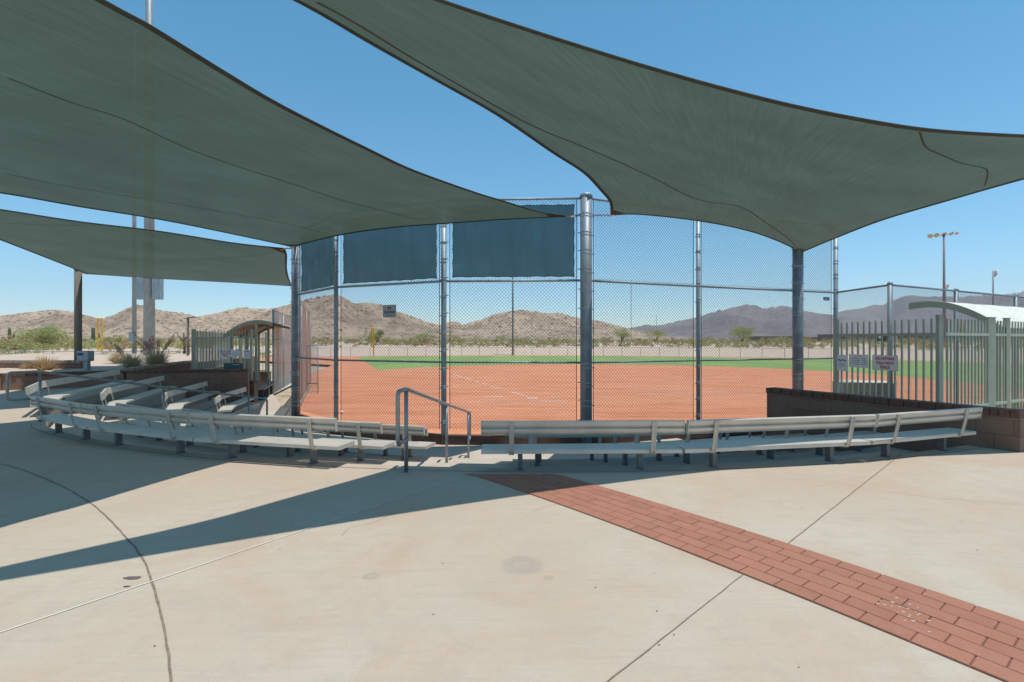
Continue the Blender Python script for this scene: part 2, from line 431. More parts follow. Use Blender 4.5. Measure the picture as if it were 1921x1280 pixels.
# plaza slab
pl = MB(); n = 110
for i in range(n):
    p0 = PH0+(PH1-PH0)*i/n; p1 = PH0+(PH1-PH0)*(i+1)/n
    pl.face([ring(p0, RR-EDGE), ring(p0, 52), ring(p1, 52), ring(p1, RR-EDGE)])
struct(pl.build('plaza', 'concrete'))
poly = [(5.02, 10.04), (6.85, 10.86), (7.16, 8.50), (8.72, 9.28), (40, 25.8), (60, 25.7), (60, -25)]
e = ring(PH1, 52); w0 = ring(PH1, 10.57)
pr = MB(); pr.face([(w0.x, w0.y, 0)]+[(x, y, 0) for x, y in poly[1:]]+[(e.x, e.y, 0)])
for (a, b2) in zip([(w0.x, w0.y)]+poly[1:4], poly[1:5]):
    pr.face([(a[0], a[1], 0), (b2[0], b2[1], 0), (b2[0], b2[1], -0.96), (a[0], a[1], -0.96)])
struct(pr.build('dugout_pad', 'concrete'))
# terraces
tr = MB()
for k in range(1, 5):
    Ro = RR-EDGE-TR*(k-1); Ri = Ro-TR if k < 4 else 7.4
    for i in range(n):
        p0 = PH0+(PH1-PH0)*i/n; p1 = PH0+(PH1-PH0)*(i+1)/n
        tr.face([ring(p0, Ri, level(k)), ring(p0, Ro, level(k)), ring(p1, Ro, level(k)), ring(p1, Ri, level(k))])
        tr.face([ring(p0, Ro, level(k)), ring(p0, Ro, level(k-1)), ring(p1, Ro, level(k-1)), ring(p1, Ro, level(k))])
struct(tr.build('seating_terraces', 'concrete_pale'))
poly_sheet('walkway', [(-6.0, 14.6), (-10.2, 16.2), (-12.4, 17.2), (-13.5, 22.0), (-16, 32), (-12.9, 32), (-10.4, 22.3), (-7.5, 17)], -0.872, 'concrete_pale')['kind'] = 'structure'

# field
FP = [(-6.33, 15.0), (-4.41, 12.84), (-1.54, 11.56), (1.65, 11.4), (4.59, 12.62), (9.01, 14.25)]
field = FP+[(9.1, 12.3), (11.97, 13.8), (15.3, 15.6), (70, 44), (90, 90), (50, 120), (-60, 120), (-60, 84), (-16.5, 47), (-12.9, 32), (-9.9, 25.2)]
fm = MB(); fm.face([(x, y, -0.75) for x, y in field]); struct(fm.build('infield', 'clay'))
FZ = -0.75
HX, HY = 0.78, 19.6
fr = R_(18.5); fl = R_(108.5)
ax64 = R_(63.5)
pcx, pcy = HX+12*math.cos(ax64), HY+12*math.sin(ax64)
def polar(x, y, r, a): return (x+r*math.cos(a), y+r*math.sin(a))
# grass: from the skinned infield's arc to the outfield fence
gr = []
offL = 5.1; offR = 6.5
nL = (-math.sin(fl), math.cos(fl)); nRt = (math.sin(fr), -math.cos(fr))
def arc_a(d):   # angle on arc where it meets a line parallel to the foul line
    return d
arcpts = []
for i in range(61):
    a = R_(-60)+(R_(250))*i/60
    p = polar(pcx, pcy, 18.4, a)
    rl = (p[0]-HX, p[1]-HY)
    dl = rl[0]*nL[0]+rl[1]*nL[1]; dr = rl[0]*nRt[0]+rl[1]*nRt[1]
    if dl <= offL and dr <= offR and (rl[0]*math.cos(ax64)+rl[1]*math.sin(ax64)) > 4: arcpts.append(p)
out_ = []
RF = 56.5
for i in range(41):
    a = R_(10)+R_(106)*i/40
    p = polar(HX, HY, RF, a); rl = (p[0]-HX, p[1]-HY)
    if rl[0]*nL[0]+rl[1]*nL[1] <= offL and rl[0]*nRt[0]+rl[1]*nRt[1] <= offR: out_.append(p)
gm = MB(); arr = list(reversed(arcpts))+out_ if False else arcpts+list(reversed(out_))
gm.face([(x, y, FZ+0.005) for x, y in arr]); struct(gm.build('outfield_grass', 'grass'))
# chalk lines (broken, worn)
ch = MB()
def chalk(x0, y0, a, l0, l1, w=0.10, keep=0.85):
    t = l0; c, s = math.cos(a), math.sin(a)
    while t < l1:
        dl = 0.45+random.random()*0.8; t2 = min(t+dl, l1)
        if random.random() < keep:
            ww = w*(0.6+0.8*random.random())/2
            o_ = (random.random()-0.5)*0.03
            ch.face([(x0+c*t-s*(o_-ww), y0+s*t+c*(o_-ww), FZ+0.010), (x0+c*t2-s*(o_-ww), y0+s*t2+c*(o_-ww), FZ+0.010),
                     (x0+c*t2-s*(o_+ww), y0+s*t2+c*(o_+ww), FZ+0.010), (x0+c*t-s*(o_+ww), y0+s*t+c*(o_+ww), FZ+0.010)])
        t = t2+0.02
chalk(HX, HY, fr, 0.6, 50); chalk(HX, HY, fl, 0.6, 46)
chalk(HX-1.6, HY-1.0, R_(0), 0, 3.0, 0.12, 0.7); chalk(HX-1.9, HY+0.4, R_(10), 0, 1.7, 0.16, 0.6)
chalk(HX+1.4, HY-1.6, R_(5), 0, 1.4, 0.18, 0.6); chalk(HX-2.9, HY-1.8, R_(0), 0, 1.0, 0.12, 0.7)
ch.face([(pcx-0.3, pcy-0.08, FZ+0.012), (pcx+0.3, pcy-0.08, FZ+0.012), (pcx+0.3, pcy+0.08, FZ+0.012), (pcx-0.3, pcy+0.08, FZ+0.012)])
ch.face([(HX-0.2, HY-0.2, FZ+0.013), (HX+0.2, HY-0.2, FZ+0.013), (HX+0.22, HY+0.15, FZ+0.013), (HX-0.22, HY+0.15, FZ+0.013)])
struct(ch.build('chalk_lines', 'chalk'))
b1 = G(641, 777, FZ)
bl = MB(); bl.lathe((b1.x, b1.y, FZ), [(0.001, 0), (0.03, 0.008), (0.05, 0.03), (0.056, 0.055), (0.05, 0.08), (0.03, 0.10), (0.001, 0.11)], 12); bl.smooth = True
tag(bl.build('ball', 'ball_white'), 'lone white ball lying on the orange clay behind the fence', 'ball')

# berm and desert plateau beyond the outfield
bmh = MB()
rows = [(59.0, -0.80), (61.5, -0.45), (64.0, 0.05), (66.5, 0.42), (75, 0.50), (110, 0.62), (200, 0.9), (420, 1.1), (900, 1.2)]
A0, A1, na = R_(-12), R_(185), 220
grid = []
for i in range(na+1):
    a = A0+(A1-A0)*i/na; col = []
    for j, (r, z) in enumerate(rows):
        nz = noise.noise(Vector((math.cos(a)*9, math.sin(a)*9, j*0.7)))
        rr = r+nz*1.2*(1 if 0 < j < 5 else 0)
        zz = z+(nz*0.22 if 1 <= j else 0)
        sx, sy = 1.0, 1.0
        col.append(Vector((HX+rr*math.cos(a), HY+rr*math.sin(a), zz)))
    grid.append(col)
for i in range(na):
    for j in range(len(rows)-1):
        bmh.face([grid[i][j], grid[i+1][j], grid[i+1][j+1], grid[i][j+1]])
struct(bmh.build('sand_berm', 'sand'))

# ------------------------------------------------------------------ hills
near_prof = [(-420, 600), (-250, 590), (-100, 597), (0, 592), (50, 586), (100, 580), (135, 584), (165, 592), (190, 598), (215, 590), (240, 577), (258, 571), (280, 573), (300, 582), (340, 586), (372, 594), (410, 586), (450, 576), (500, 580), (535, 573), (570, 562), (605, 555), (628, 551), (645, 557), (664, 569), (690, 567), (712, 570), (745, 583), (775, 594), (800, 603), (822, 609), (846, 603), (858, 603), (868, 609), (900, 600), (930, 588), (975, 581), (1000, 583), (1020, 587), (1052, 587), (1075, 594), (1110, 599), (1140, 605), (1165, 612), (1200, 622), (1240, 629), (1300, 634), (1400, 637), (2400, 639)]
far_prof = [(1000, 636), (1100, 628), (1160, 618), (1190, 614), (1212, 609), (1236, 611), (1272, 602), (1303, 597), (1330, 588), (1351, 582), (1375, 577), (1399, 571), (1418, 573), (1430, 579), (1450, 576), (1471, 573), (1490, 578), (1517, 585), (1545, 589), (1575, 592), (1620, 604), (1700, 615), (1900, 625), (2300, 632)]
vfar_prof = [(1480, 634), (1530, 604), (1562, 590), (1582, 583), (1617, 578), (1643, 571), (1655, 573), (1679, 562), (1700, 554), (1712, 553), (1728, 557), (1760, 556), (1800, 557), (1845, 554), (1880, 553), (1905, 550), (1921, 546), (1990, 536), (2100, 545), (2250, 540), (2500, 560)]
def hills(name, prof, D0, D1, mat, x0, x1, nx, nr, amp, fs, seed):
    b_ = MB(); g_ = []
    for i in range(nx+1):
        px = x0+(x1-x0)*i/nx; tx = (px-960.5)/F
        tgt = (640-lerp_tab(px, prof))/F
        col = []; mx = 1e-6
        for j in range(nr+1):
            t = j/nr; D = D0+(D1-D0)*t
            X = tx*D
            s = t/0.72
            base = (math.sin(min(s, 1)*math.pi/2)**1.5) if s < 1 else max(0.0, 1-(s-1)*1.6)
            nn = 0; a_ = 1.0; f_ = fs
            for o_ in range(5):
                nn += a_*(1-2*abs(noise.noise(Vector((X*f_, D*f_, seed+o_*3.1))))) ; a_ *= 0.5; f_ *= 2.05
            h = base*(1+amp*(nn-0.9)*(1-0.25*base))
            h = max(h, 0)
            if t == 0: h = 0
            col.append([X, D, h]); mx = max(mx, h/D)
        g_.append((col, mx, tgt))
    # smooth the per-column scale so the ridge keeps its outline without streaks
    for i in range(nx+1):
        ks = [g_[k][1] for k in range(max(0, i-1), min(nx, i+1)+1)]
        sc_ = g_[i][2]/(sum(ks)/len(ks))
        for c in g_[i][0]: c[2] = c[2]*sc_+ (EYE*0.6)
    i0 = len(b_.v)
    for col, _, _ in g_: b_.v += [Vector(c) for c in col]
    for i in range(nx):
        for j in range(nr):
            a = i*(nr+1)+j; b_.f.append((a, a+nr+1, a+nr+2, a+1)); b_.c.append(None)
    return struct(b_.build(name, mat))
hills('hills', near_prof, 620, 1500, 'hill_rock', -400, 2300, 620, 90, 0.55, 1/150, 1.0)
hills('mountains', far_prof, 3600, 6200, 'mountain_rock', 1000, 2300, 220, 36, 0.45, 1/900, 5.0)
hills('mountains', vfar_prof, 5200, 8200, 'mountain_rock', 1480, 2500, 170, 36, 0.45, 1/1300, 9.0)

# ------------------------------------------------------------------ brick band in the plaza
LE = [(880, 890), (960, 920), (1180, 995), (1395, 1076), (1620, 1168), (1841, 1262)]
RE = [(1036, 892), (1250, 951), (1475, 1024), (1640, 1078), (1800, 1134), (1921, 1172)]
A_ = G(905, 899.5); B_ = G(1841, 1262)
LP = [G(*p) for p in LE]; 
ld = (LP[-1]-LP[0]).normalized()
# mild bend: quadratic through the first, middle and last traced points
def qb(t, a, m_, c):
    ctrl = m_*2-(a+c)/2
    return a*(1-t)**2+ctrl*2*t*(1-t)+c*t*t
mL = LP[3]; tm = 0.5
Ltot = (LP[-1]-LP[0]).length
nrm = Vector((0.79, 0.61, 0)).normalized()
def band(s, w):     # s metres along, w metres across
    t = s/Ltot
    a, c = LP[0], LP[-1]
    # deflection of the traced edge from its chord
    p = a+(c-a)*t
    k = LP[3]-a; proj = k.dot(c-a)/(c-a).length_squared; defl = k-(c-a)*proj
    bend = defl*(4*t*(1-t))*1.0
    nn = Vector((-(c-a).y, (c-a).x, 0)).normalized()
    return p+bend+nn*w
BW = 0.705
rowh = BW/6
mb = MB()
S0, S1 = -0.75, Ltot+3.2
for i in range(160):
    s0 = S0+(S1-S0)*i/160; s1 = S0+(S1-S0)*(i+1)/160
    q = [band(s0, 0), band(s1, 0), band(s1, BW), band(s0, BW)]
    if min(p.y for p in q) > 5.5: continue
    q = [Vector((p.x, min(p.y, 5.555), 0)) for p in q]
    mb.face([(p.x, p.y, 0.003) for p in q])
# clip away the part beyond the plaza edge (row joint y limit)
mo = mb.build('band_bed', 'mortar'); struct(mo)
bk = MB()
for r in range(6):
    s = S0-(0.115 if r % 2 else 0)
    while s < S1:
        L_ = 0.222*(0.99+0.02*random.random())
        w_0, w_1 = r*rowh+0.0025, (r+1)*rowh-0.0025
        q = [band(s+0.003, w_0), band(s+L_-0.003, w_0), band(s+L_-0.003, w_1), band(s+0.003, w_1)]
        cc = sum(q, Vector())/4
        if min(p.y for p in q) < 5.53:
            q = [Vector((p.x, min(p.y, 5.553), 0)) for p in q]; cc = sum(q, Vector())/4
            v = 0.90+0.17*random.random(); h = 0.010+random.random()*0.0016
            col = (0.385*v, 0.168*v*(0.97+0.06*random.random()), 0.100*v)
            if (cc-G(1436, 1054)).length < 0.09: col = (0.27, 0.145, 0.11)
            top = [Vector((p.x, p.y, h))+(cc-p).normalized()*0.004 for p in q]; mid = [Vector((p.x, p.y, h-0.003)) for p in q]; bot = [Vector((p.x, p.y, 0.0)) for p in q]
            bk.mesh([Vector((p.x, p.y, h))*1.0 for p in top]+mid+bot, [(0, 1, 2, 3)]+[(4+k, 4+(k+1) % 4, (k+1) % 4, k) for k in range(4)]+[(8+k, 8+(k+1) % 4, 4+(k+1) % 4, 4+k) for k in range(4)], col)
        s += L_
struct(bk.build('brick_paving', 'paver'))
# remove bed beyond the tip
me = mo.data
# joints
def strip(name, pts, w, z, mat, wob=0.0):
    s_ = MB(); pts = [Vector((p[0], p[1], z)) for p in pts]; dn = []
    for a, c in zip(pts, pts[1:]):
        L_ = (c-a).length; k = max(1, int(L_/0.06))
        for i in range(k): dn.append(a+(c-a)*i/k)
    dn.append(pts[-1])
    Lf, Rt = [], []
    for i, p in enumerate(dn):
        d = (dn[min(i+1, len(dn)-1)]-dn[max(i-1, 0)]).normalized(); nn = Vector((-d.y, d.x, 0))
        o_ = noise.noise(p*7)*wob; ww = w*(0.7+0.5*abs(noise.noise(p*23+Vector((5, 0, 0)))))
        Lf.append(p+nn*(o_+ww/2)); Rt.append(p+nn*(o_-ww/2))
    for i in range(len(dn)-1): s_.face([Rt[i], Rt[i+1], Lf[i+1], Lf[i]])
    return struct(s_.build(name, mat))
def smooth_path(pts, n=6):
    o = []
    for i in range(len(pts)-1):
        p0 = pts[max(i-1, 0)]; p1 = pts[i]; p2 = pts[i+1]; p3 = pts[min(i+2, len(pts)-1)]
        for k in range(n):
            t = k/n
            o.append(0.5*((2*p1)+(-p0+p2)*t+(2*p0-5*p1+4*p2-p3)*t*t+(-p0+3*p1-3*p2+p3)*t**3))
    o.append(pts[-1]); return o
arcp = [G(*p) for p in [(-140, 858), (0, 871), (95, 903), (172, 946), (235, 1007), (268, 1050), (285, 1092), (301, 1150), (313, 1210), (320, 1280), (318, 1400)]]
strip('expansion_joint', smooth_path(arcp), 0.013, 0.004, 'joint_dark', 0.006)
strip('expansion_joint', [G(1395, 1078), G(1140, 1280), G(960, 1420)], 0.007, 0.004, 'joint_dark', 0.004)
strip('expansion_joint', [G(1690, 853), G(1475, 1023)], 0.009, 0.004, 'joint_dark', 0.004)
strip('filled_joint', [G(878, 893), G(600, 985), G(285, 1092), G(0, 1188), G(-60, 1209)], 0.011, 0.005, 'joint_pale', 0.003)
rj = [ring(p, RR+0.06) for p in range(-40, 26, 1)]
strip('ring_joint', rj, 0.016, 0.004, 'joint_dark', 0.002)
for k_, cr in enumerate([[(1000, 960), (1040, 948), (1090, 950), (1130, 944)], [(1480, 900), (1560, 906), (1650, 921), (1760, 935), (1921, 948)], [(640, 1006), (660, 990), (705, 980), (740, 962)]]):
    strip('hairline_crack', smooth_path([G(*p) for p in cr], 8), 0.0028, 0.0042, 'joint_dark', 0.010)
def blob(name, c, rx, ry, z, mat, seed, ring_w=None, rot=0, into=None):
    s_ = into or MB(); n_ = 40 if not into else 12; pts = []
    for i in range(n_):
        a = 2*math.pi*i/n_; k = 1+0.35*noise.noise(Vector((math.cos(a)*1.7, math.sin(a)*1.7, seed)))
        x, y = rx*k*math.cos(a), ry*k*math.sin(a)
        pts.append(Vector((c.x+x*math.cos(rot)-y*math.sin(rot), c.y+x*math.sin(rot)+y*math.cos(rot), z)))
    if ring_w:
        inn = [Vector((c.x, c.y, z))+(p-Vector((c.x, c.y, z)))*ring_w for p in pts]
        for i in range(n_): s_.face([pts[i], pts[(i+1) % n_], inn[(i+1) % n_], inn[i]])
    else: s_.face(pts)
    return None if into else struct(s_.build(name, mat))
blob('ground_stain', G(248, 1085), 0.055, 0.02, 0.0035, 'stain_dark', 1.2)
blob('ground_stain', G(238, 1101), 0.02, 0.008, 0.0035, 'stain_dark', 2.2)
drp = MB()
for i in range(22):
    px = 1705+random.gauss(0, 38); py = 1152+(px-1705)*0.40+random.gauss(0, 9)
    blob('paint_drip', G(px, py), 0.004+0.009*random.random()**2, 0.003+0.004*random.random(), 0.0125, 'paint_drip', i*1.3, into=drp)
struct(drp.build('paint_drips', 'paint_drip'))
spk = MB()
for i in range(26):
    px = random.uniform(60, 1900); py = random.uniform(900, 1275)
    blob('ground_speck', G(px, py), 0.003+0.005*random.random(), 0.002+0.003*random.random(), 0.0036, 'stain_dark', i*1.7, into=spk)
struct(spk.build('ground_specks', 'stain_dark'))

# ------------------------------------------------------------------ walls
def block_wall(pts, z0, z1s, th, label, name='block_wall', cap=True, capmat='block_cap', side=1, coremat='block_wall'):
    t0 = Vector((pts[0][0], pts[0][1], 0))
    w = thing(name, t0, label, 'wall')
    core = MB(); cp = MB()
    for i in range(len(pts)-1):
        A = Vector((pts[i][0], pts[i][1], 0)); B = Vector((pts[i+1][0], pts[i+1][1], 0)); d = (B-A).normalized(); nn = Vector((-d.y, d.x, 0))
        za, zb = z1s[i], z1s[i+1]; ch_ = 0.10
        a1, a2 = A+nn*th/2, A-nn*th/2; c1, c2 = B+nn*th/2, B-nn*th/2
        def Z(p, z): return Vector((p.x, p.y, z))
        vs = [Z(a2, z0), Z(c2, z0), Z(c1, z0), Z(a1, z0), Z(a2, za-ch_), Z(c2, zb-ch_), Z(c1, zb-ch_), Z(a1, za-ch_)]
        core.mesh(vs, [(3, 2, 1, 0), (4, 5, 6, 7), (0, 1, 5, 4), (1, 2, 6, 5), (2, 3, 7, 6), (3, 0, 4, 7)])
        L_ = (B-A).length; k = max(1, round(L_/0.105))
        for j in range(k):
            s = (j+0.5)/k; p = A+(B-A)*s; z = za+(zb-za)*s
            pr_ = 0.012 if j % 2 else 0.034
            cp.box((p.x, p.y, z-ch_/2), (L_/k-0.006, th+2*pr_, ch_-(0.0 if j % 2 else 0.006)), (d, nn, UP), None, 0.005)
    core.build('wall_core', coremat, w)
    if cap: cp.build('wall_cap', capmat, w)
    return w
wi = ring(PH1+0.4, 10.57); wo = ring(PH1+0.4, 14.31)
block_wall([(wi.x, wi.y), (wo.x, wo.y)], -0.9, [0.54, 0.54], 0.2, 'long dark brown block wall at the right end of the benches')
block_wall([(-9.0, 17.5), (-12.5, 16.65)], -0.9, [0.5, 0.5], 0.2, 'brown block wall behind the left benches, in front of the left dugout')
block_wall([(-12.6, 16.62), (-15.0, 15.1), (-20, 13.3), (-30, 11)], -0.1, [0.5, 0.5, 0.5, 0.5], 0.2, 'sunlit tan block wall at the far left edge of the plaza')
block_wall([(-12.75, 17.0), (-14.0, 22.6)], -0.9, [0.56, 0.62], 0.2, 'low brown retaining wall running back to the left dugout', capmat='curb_wood')
block_wall([(-15.4, 18.4), (-26, 18.9)], 0.2, [0.76, 0.76], 0.2, 'low block wall behind the dry grass at far left', capmat='curb_wood')
block_wall([(-9.25, 18.5), (-11.7, 18.9)], -0.9, [0.02, 0.02], 0.2, 'short block pier wall under the left dugout picket fence')
simple('shaded_footing', (0.12, 0.068, 0.05), 0.95, 0, 0.4, 5, bs=0.3)  # block brown darkened, sail shade on the wall face put into the colour
block_wall([FP[0], FP[1], FP[2], FP[3], FP[4], FP[5]], -0.93, [-0.57]*6, 0.16, 'low dark wall at the foot of the backstop fence', name='retaining_wall', cap=False, coremat='shaded_footing')

# planter soil
sp = MB(); nx_, ny_ = 50, 24
gr_ = []
def wall_front(x):   # y of the wall line for the planter
    return lerp_tab(x, [(-30, 11.2), (-20, 13.5), (-15.0, 15.25), (-12.85, 16.8)])
for i in range(nx_+1):
    x = -30+(17.2)*i/nx_; col = []
    for j in range(ny_+1):
        t = j/ny_; y0 = wall_front(x); y = y0+(33-y0)*t
        xx = x-(t*3.4 if i == nx_ else t*3.4*(i/nx_))
        z = 0.42+0.012*(y-y0)+0.05*noise.noise(Vector((xx*0.8, y*0.8, 0)))
        if j == ny_: z = -0.96
        if i == nx_ : z = min(z, 0.5)
        col.append(Vector((xx, y, z)))
    gr_.append(col)
for i in range(nx_):
    for j in range(ny_): sp.face([gr_[i][j], gr_[i+1][j], gr_[i+1][j+1], gr_[i][j+1]])
sp.smooth = True
struct(sp.build('planter_soil', 'sand'))

# ------------------------------------------------------------------ benches
ORD = ['leftmost', 'second', 'third', 'fourth']
ROWN = ['back row', 'second row from the back', 'third row from the back', 'front row nearest the fence']
def bench(k, pa, pb, pos, sect, single=False):
    z = level(k); A = ring(pa, RR-TR*k, z); B = ring(pb, RR-TR*k, z)
    d = (B-A).normalized(); rad = Vector((-d.y, d.x, 0))
    mid = (A+B)/2
    if (mid-Vector((CX, CY, z))).dot(rad) < 0: rad = -rad
    L_ = (B-A).length
    lab = f"{pos} aluminium bench of the {ROWN[k]}, {sect}"
    t = thing('bench', (mid.x, mid.y, z), lab, 'bench', 'aluminium spectator benches')
    # seat plank: hollow aluminium with grooved top and lip
    A2, B2 = A+d*0.012, B-d*0.012
    prof = []
    seat_w = 0.33; c0_ = -0.045
    st = MB()
    pts = [(-seat_w/2, 0.207), (-seat_w/2, 0.246)]
    nb = 9
    for i in range(nb):
        u0 = -seat_w/2+0.006+(seat_w-0.012)*i/nb; u1 = -seat_w/2+0.006+(seat_w-0.012)*(i+1)/nb
        pts += [(u0+0.003, 0.252), (u1-0.005, 0.252), (u1-0.0035, 0.2485)]
    pts += [(seat_w/2, 0.246), (seat_w/2, 0.207)]
    side = d.cross(UP)
    sg = 1 if side.dot(rad) > 0 else -1
    pp = [((c0_+u)*sg, w2) for (u, w2) in pts]
    if sg < 0: pp = pp[::-1]
    st.sweep(pp, A2, B2)
    # end caps
    for E, dd in ((A2, -d), (B2, d)):
        st.box(E+rad*c0_+UP*0.229+dd*0.003, (0.005, seat_w+0.004, 0.049), (d, rad, UP))
    st.build('seat', 'aluminium', t)
    # backrest plank, tilted slightly outward
    tilt = R_(9); bu = (UP*math.cos(tilt)+rad*math.sin(tilt)).normalized(); bn = rad*math.cos(tilt)-UP*math.sin(tilt)
    bc = rad*0.165+UP*0.505
    bk_ = MB()
    pr2 = [(-0.019, -0.072), (-0.019, 0.072), (0.012, 0.076), (0.020, 0.068), (0.020, 0.024), (0.010, 0.018), (-0.014, 0.016), (-0.014, -0.004), (0.010, -0.008), (0.020, -0.014), (0.020, -0.044), (0.008, -0.050), (-0.004, -0.052), (-0.004, -0.066), (0.018, -0.072)]
    vs = [E+bc+bn*u+bu*w2 for E in (A2, B2) for (u, w2) in pr2]; n_ = len(pr2)
    fs = [(q, n_+q, n_+(q+1) % n_, (q+1) % n_) for q in range(n_)]+[tuple(range(n_)), tuple(reversed(range(n_, 2*n_)))]
    bk_.mesh(vs, fs)
    for E, dd in ((A2, -d), (B2, d)):
        bk_.box(E+bc+dd*0.003, (0.005, 0.044, 0.152), (d, bn, bu))
    bk_.build('backrest', 'aluminium', t)
    off = 0.34 if L_ > 1.2 else L_*0.25
    for E, s_ in ((A, off), (B, -off)):
        Q = E+d*s_
        br_ = MB()
        path = [bc+bn*0.026+bu*0.070, bc+bn*0.026-bu*0.074, rad*0.150+UP*0.30, rad*0.137+UP*0.235, rad*0.105+UP*0.200, rad*0.05+UP*0.199, rad*(-0.12)+UP*0.199]
        path = [Q+p for p in path]
        wv_ = 0.052
        Lp = len(path); vsl = []
        for i_, p in enumerate(path):
            dd = (path[min(i_+1, Lp-1)]-path[max(i_-1, 0)]).normalized(); nn = dd.cross(d).normalized()
            if nn.dot(rad) < 0 and i_ < 4: nn = -nn
            if i_ >= 4 and nn.z > 0: nn = -nn
            for (a_, o_) in ((-wv_/2, 0), (wv_/2, 0), (wv_/2, 0.012), (wv_*0.3, 0.012), (wv_*0.3, 0.007), (-wv_*0.3, 0.007), (-wv_*0.3, 0.012), (-wv_/2, 0.012)):
                vsl.append(p+d*a_+nn*o_)
        fs = [(i_*8+q, i_*8+(q+1) % 8, (i_+1)*8+(q+1) % 8, (i_+1)*8+q) for i_ in range(Lp-1) for q in range(8)]+[tuple(range(8)), tuple(reversed(range((Lp-1)*8, Lp*8)))]
        br_.mesh(vsl, fs)
        br_.box(Q+bc+bn*0.034, (0.016, 0.008, 0.016), (d, bn, bu))
        br_.build('brace', 'aluminium_dull', t)
        lg = MB()
        q2 = Q+d*(0.10 if s_ > 0 else -0.10)+rad*(-0.03)
        lg.box(q2+UP*0.104, (0.052, 0.076, 0.19), (d, rad, UP))
        lg.box(q2+UP*0.004, (0.062, 0.11, 0.008), (d, rad, UP))
        lg.box(q2+UP*0.200-rad*0.02, (0.05, 0.22, 0.006), (d, rad, UP))
        lg.build('leg', 'leg_steel', t)
    return t
mids = [[-35.5, -27.5, -18.5, -10.1], [-35.2, -28.4, -19.0, -9.9], [-35.8, -28.0, -18.8, -8.9], [-35.7, -27.0, -18.0, -10.6]]
for k in range(4):
    for i in range(3):
        bench(k, mids[k][i], mids[k][i+1], ['leftmost', 'middle', 'rightmost'][i], 'between the two handrails')
rts = [[-3.5, 5.75, 15.8, 23.9], [-2.7, 6.6, 16.4, 23.9], [-2.6, 6.9, 16.0, 23.8], [-2.4, 7.4, 16.2, 23.6]]
for k in range(4):
    for i in range(3):
        bench(k, rts[k][i], rts[k][i+1], ['leftmost', 'middle', 'rightmost'][i], 'right of the centre handrail')
lfs = [[-44, -51.5, -72.3], [-45.3, -52, -73], [-49.5, -56, -74.3], [-54.5, -61, -75]]
for k in range(4):
    for i in range(2):
        bench(k, lfs[k][i], lfs[k][i+1], ['near', 'far'][i], 'beyond the left handrail')

# ------------------------------------------------------------------ handrails
def bend_path(pts, r=0.07, n=5):
    o = [Vector(pts[0])]
    for i in range(1, len(pts)-1):
        p0, p1, p2 = Vector(pts[i-1]), Vector(pts[i]), Vector(pts[i+1])
        a = (p0-p1).normalized(); c = (p2-p1).normalized()
        rr = min(r, (p0-p1).length*0.45, (p2-p1).length*0.45)
        s, e_ = p1+a*rr, p1+c*rr
        for k in range(n+1):
            t = k/n; o.append(s*(1-t)**2+p1*2*t*(1-t)+e_*t*t)
    o.append(Vector(pts[-1])); return o
def handrail(posts, tops, label, lo0=0.36, lo1=0.36, ext0=0.32, ext1=0.22):
    t = thing('handrail', posts[0], label, 'handrail', 'galvanized stair handrails')
    r = 0.0225
    P0, P1 = Vector(posts[0]), Vector(posts[-1]); h = P1-P0; h.z = 0; h.normalize()
    T0, T1 = Vector((P0.x, P0.y, tops[0])), Vector((P1.x, P1.y, tops[-1]))
    sl = (tops[-1]-tops[-2])/(Vector(posts[-1])-Vector(posts[-2])).xy.length
    Tm = [Vector((p[0], p[1], z)) for p, z in zip(posts[1:-1], tops[1:-1])]
    E0 = T0-h*ext0; E1 = T1+h*ext1+UP*(sl*ext1)
    L0 = Vector((E0.x, E0.y, posts[0][2]+lo0)); L1 = Vector((E1.x, E1.y, posts[-1][2]+lo1))
    b0 = Vector((P0.x, P0.y, posts[0][2]+lo0)); b1_ = Vector((P1.x, P1.y, posts[-1][2]+lo1))
    rail = MB(); rail.smooth = True
    rail.tube(bend_path([b0, L0, E0, T0]+Tm+[T1, E1, L1, b1_]), r, 12)
    rail.build('rail', 'rail_steel', t)
    for p, z in zip(posts, tops):
        q = MB(); q.smooth = True
        q.tube([Vector(p), Vector((p[0], p[1], z-0.01))], r, 12); q.build('post', 'rail_steel', t)
        fl_ = MB(); fl_.lathe((p[0], p[1], p[2]), [(0.0, 0), (0.045, 0), (0.045, 0.006), (0.03, 0.010), (0.0, 0.010)], 16)
        fl_.build('base_flange', 'rail_steel', t)
    return t
handrail([(-1.17, 5.66, 0), (-0.98, 7.68, -0.44), (-0.865, 10.15, -0.88)], [0.92, 0.50, 0.045], 'galvanized handrail with looped ends in the centre aisle')
handrail([(-8.48, 9.2, 0), (-7.24, 10.64, -0.44), (-6.13, 11.92, -0.88)], [0.9, 0.49, 0.15], 'long galvanized handrail with looped end in the left aisle', 0.42, 0.42, 0.42, 0.42)

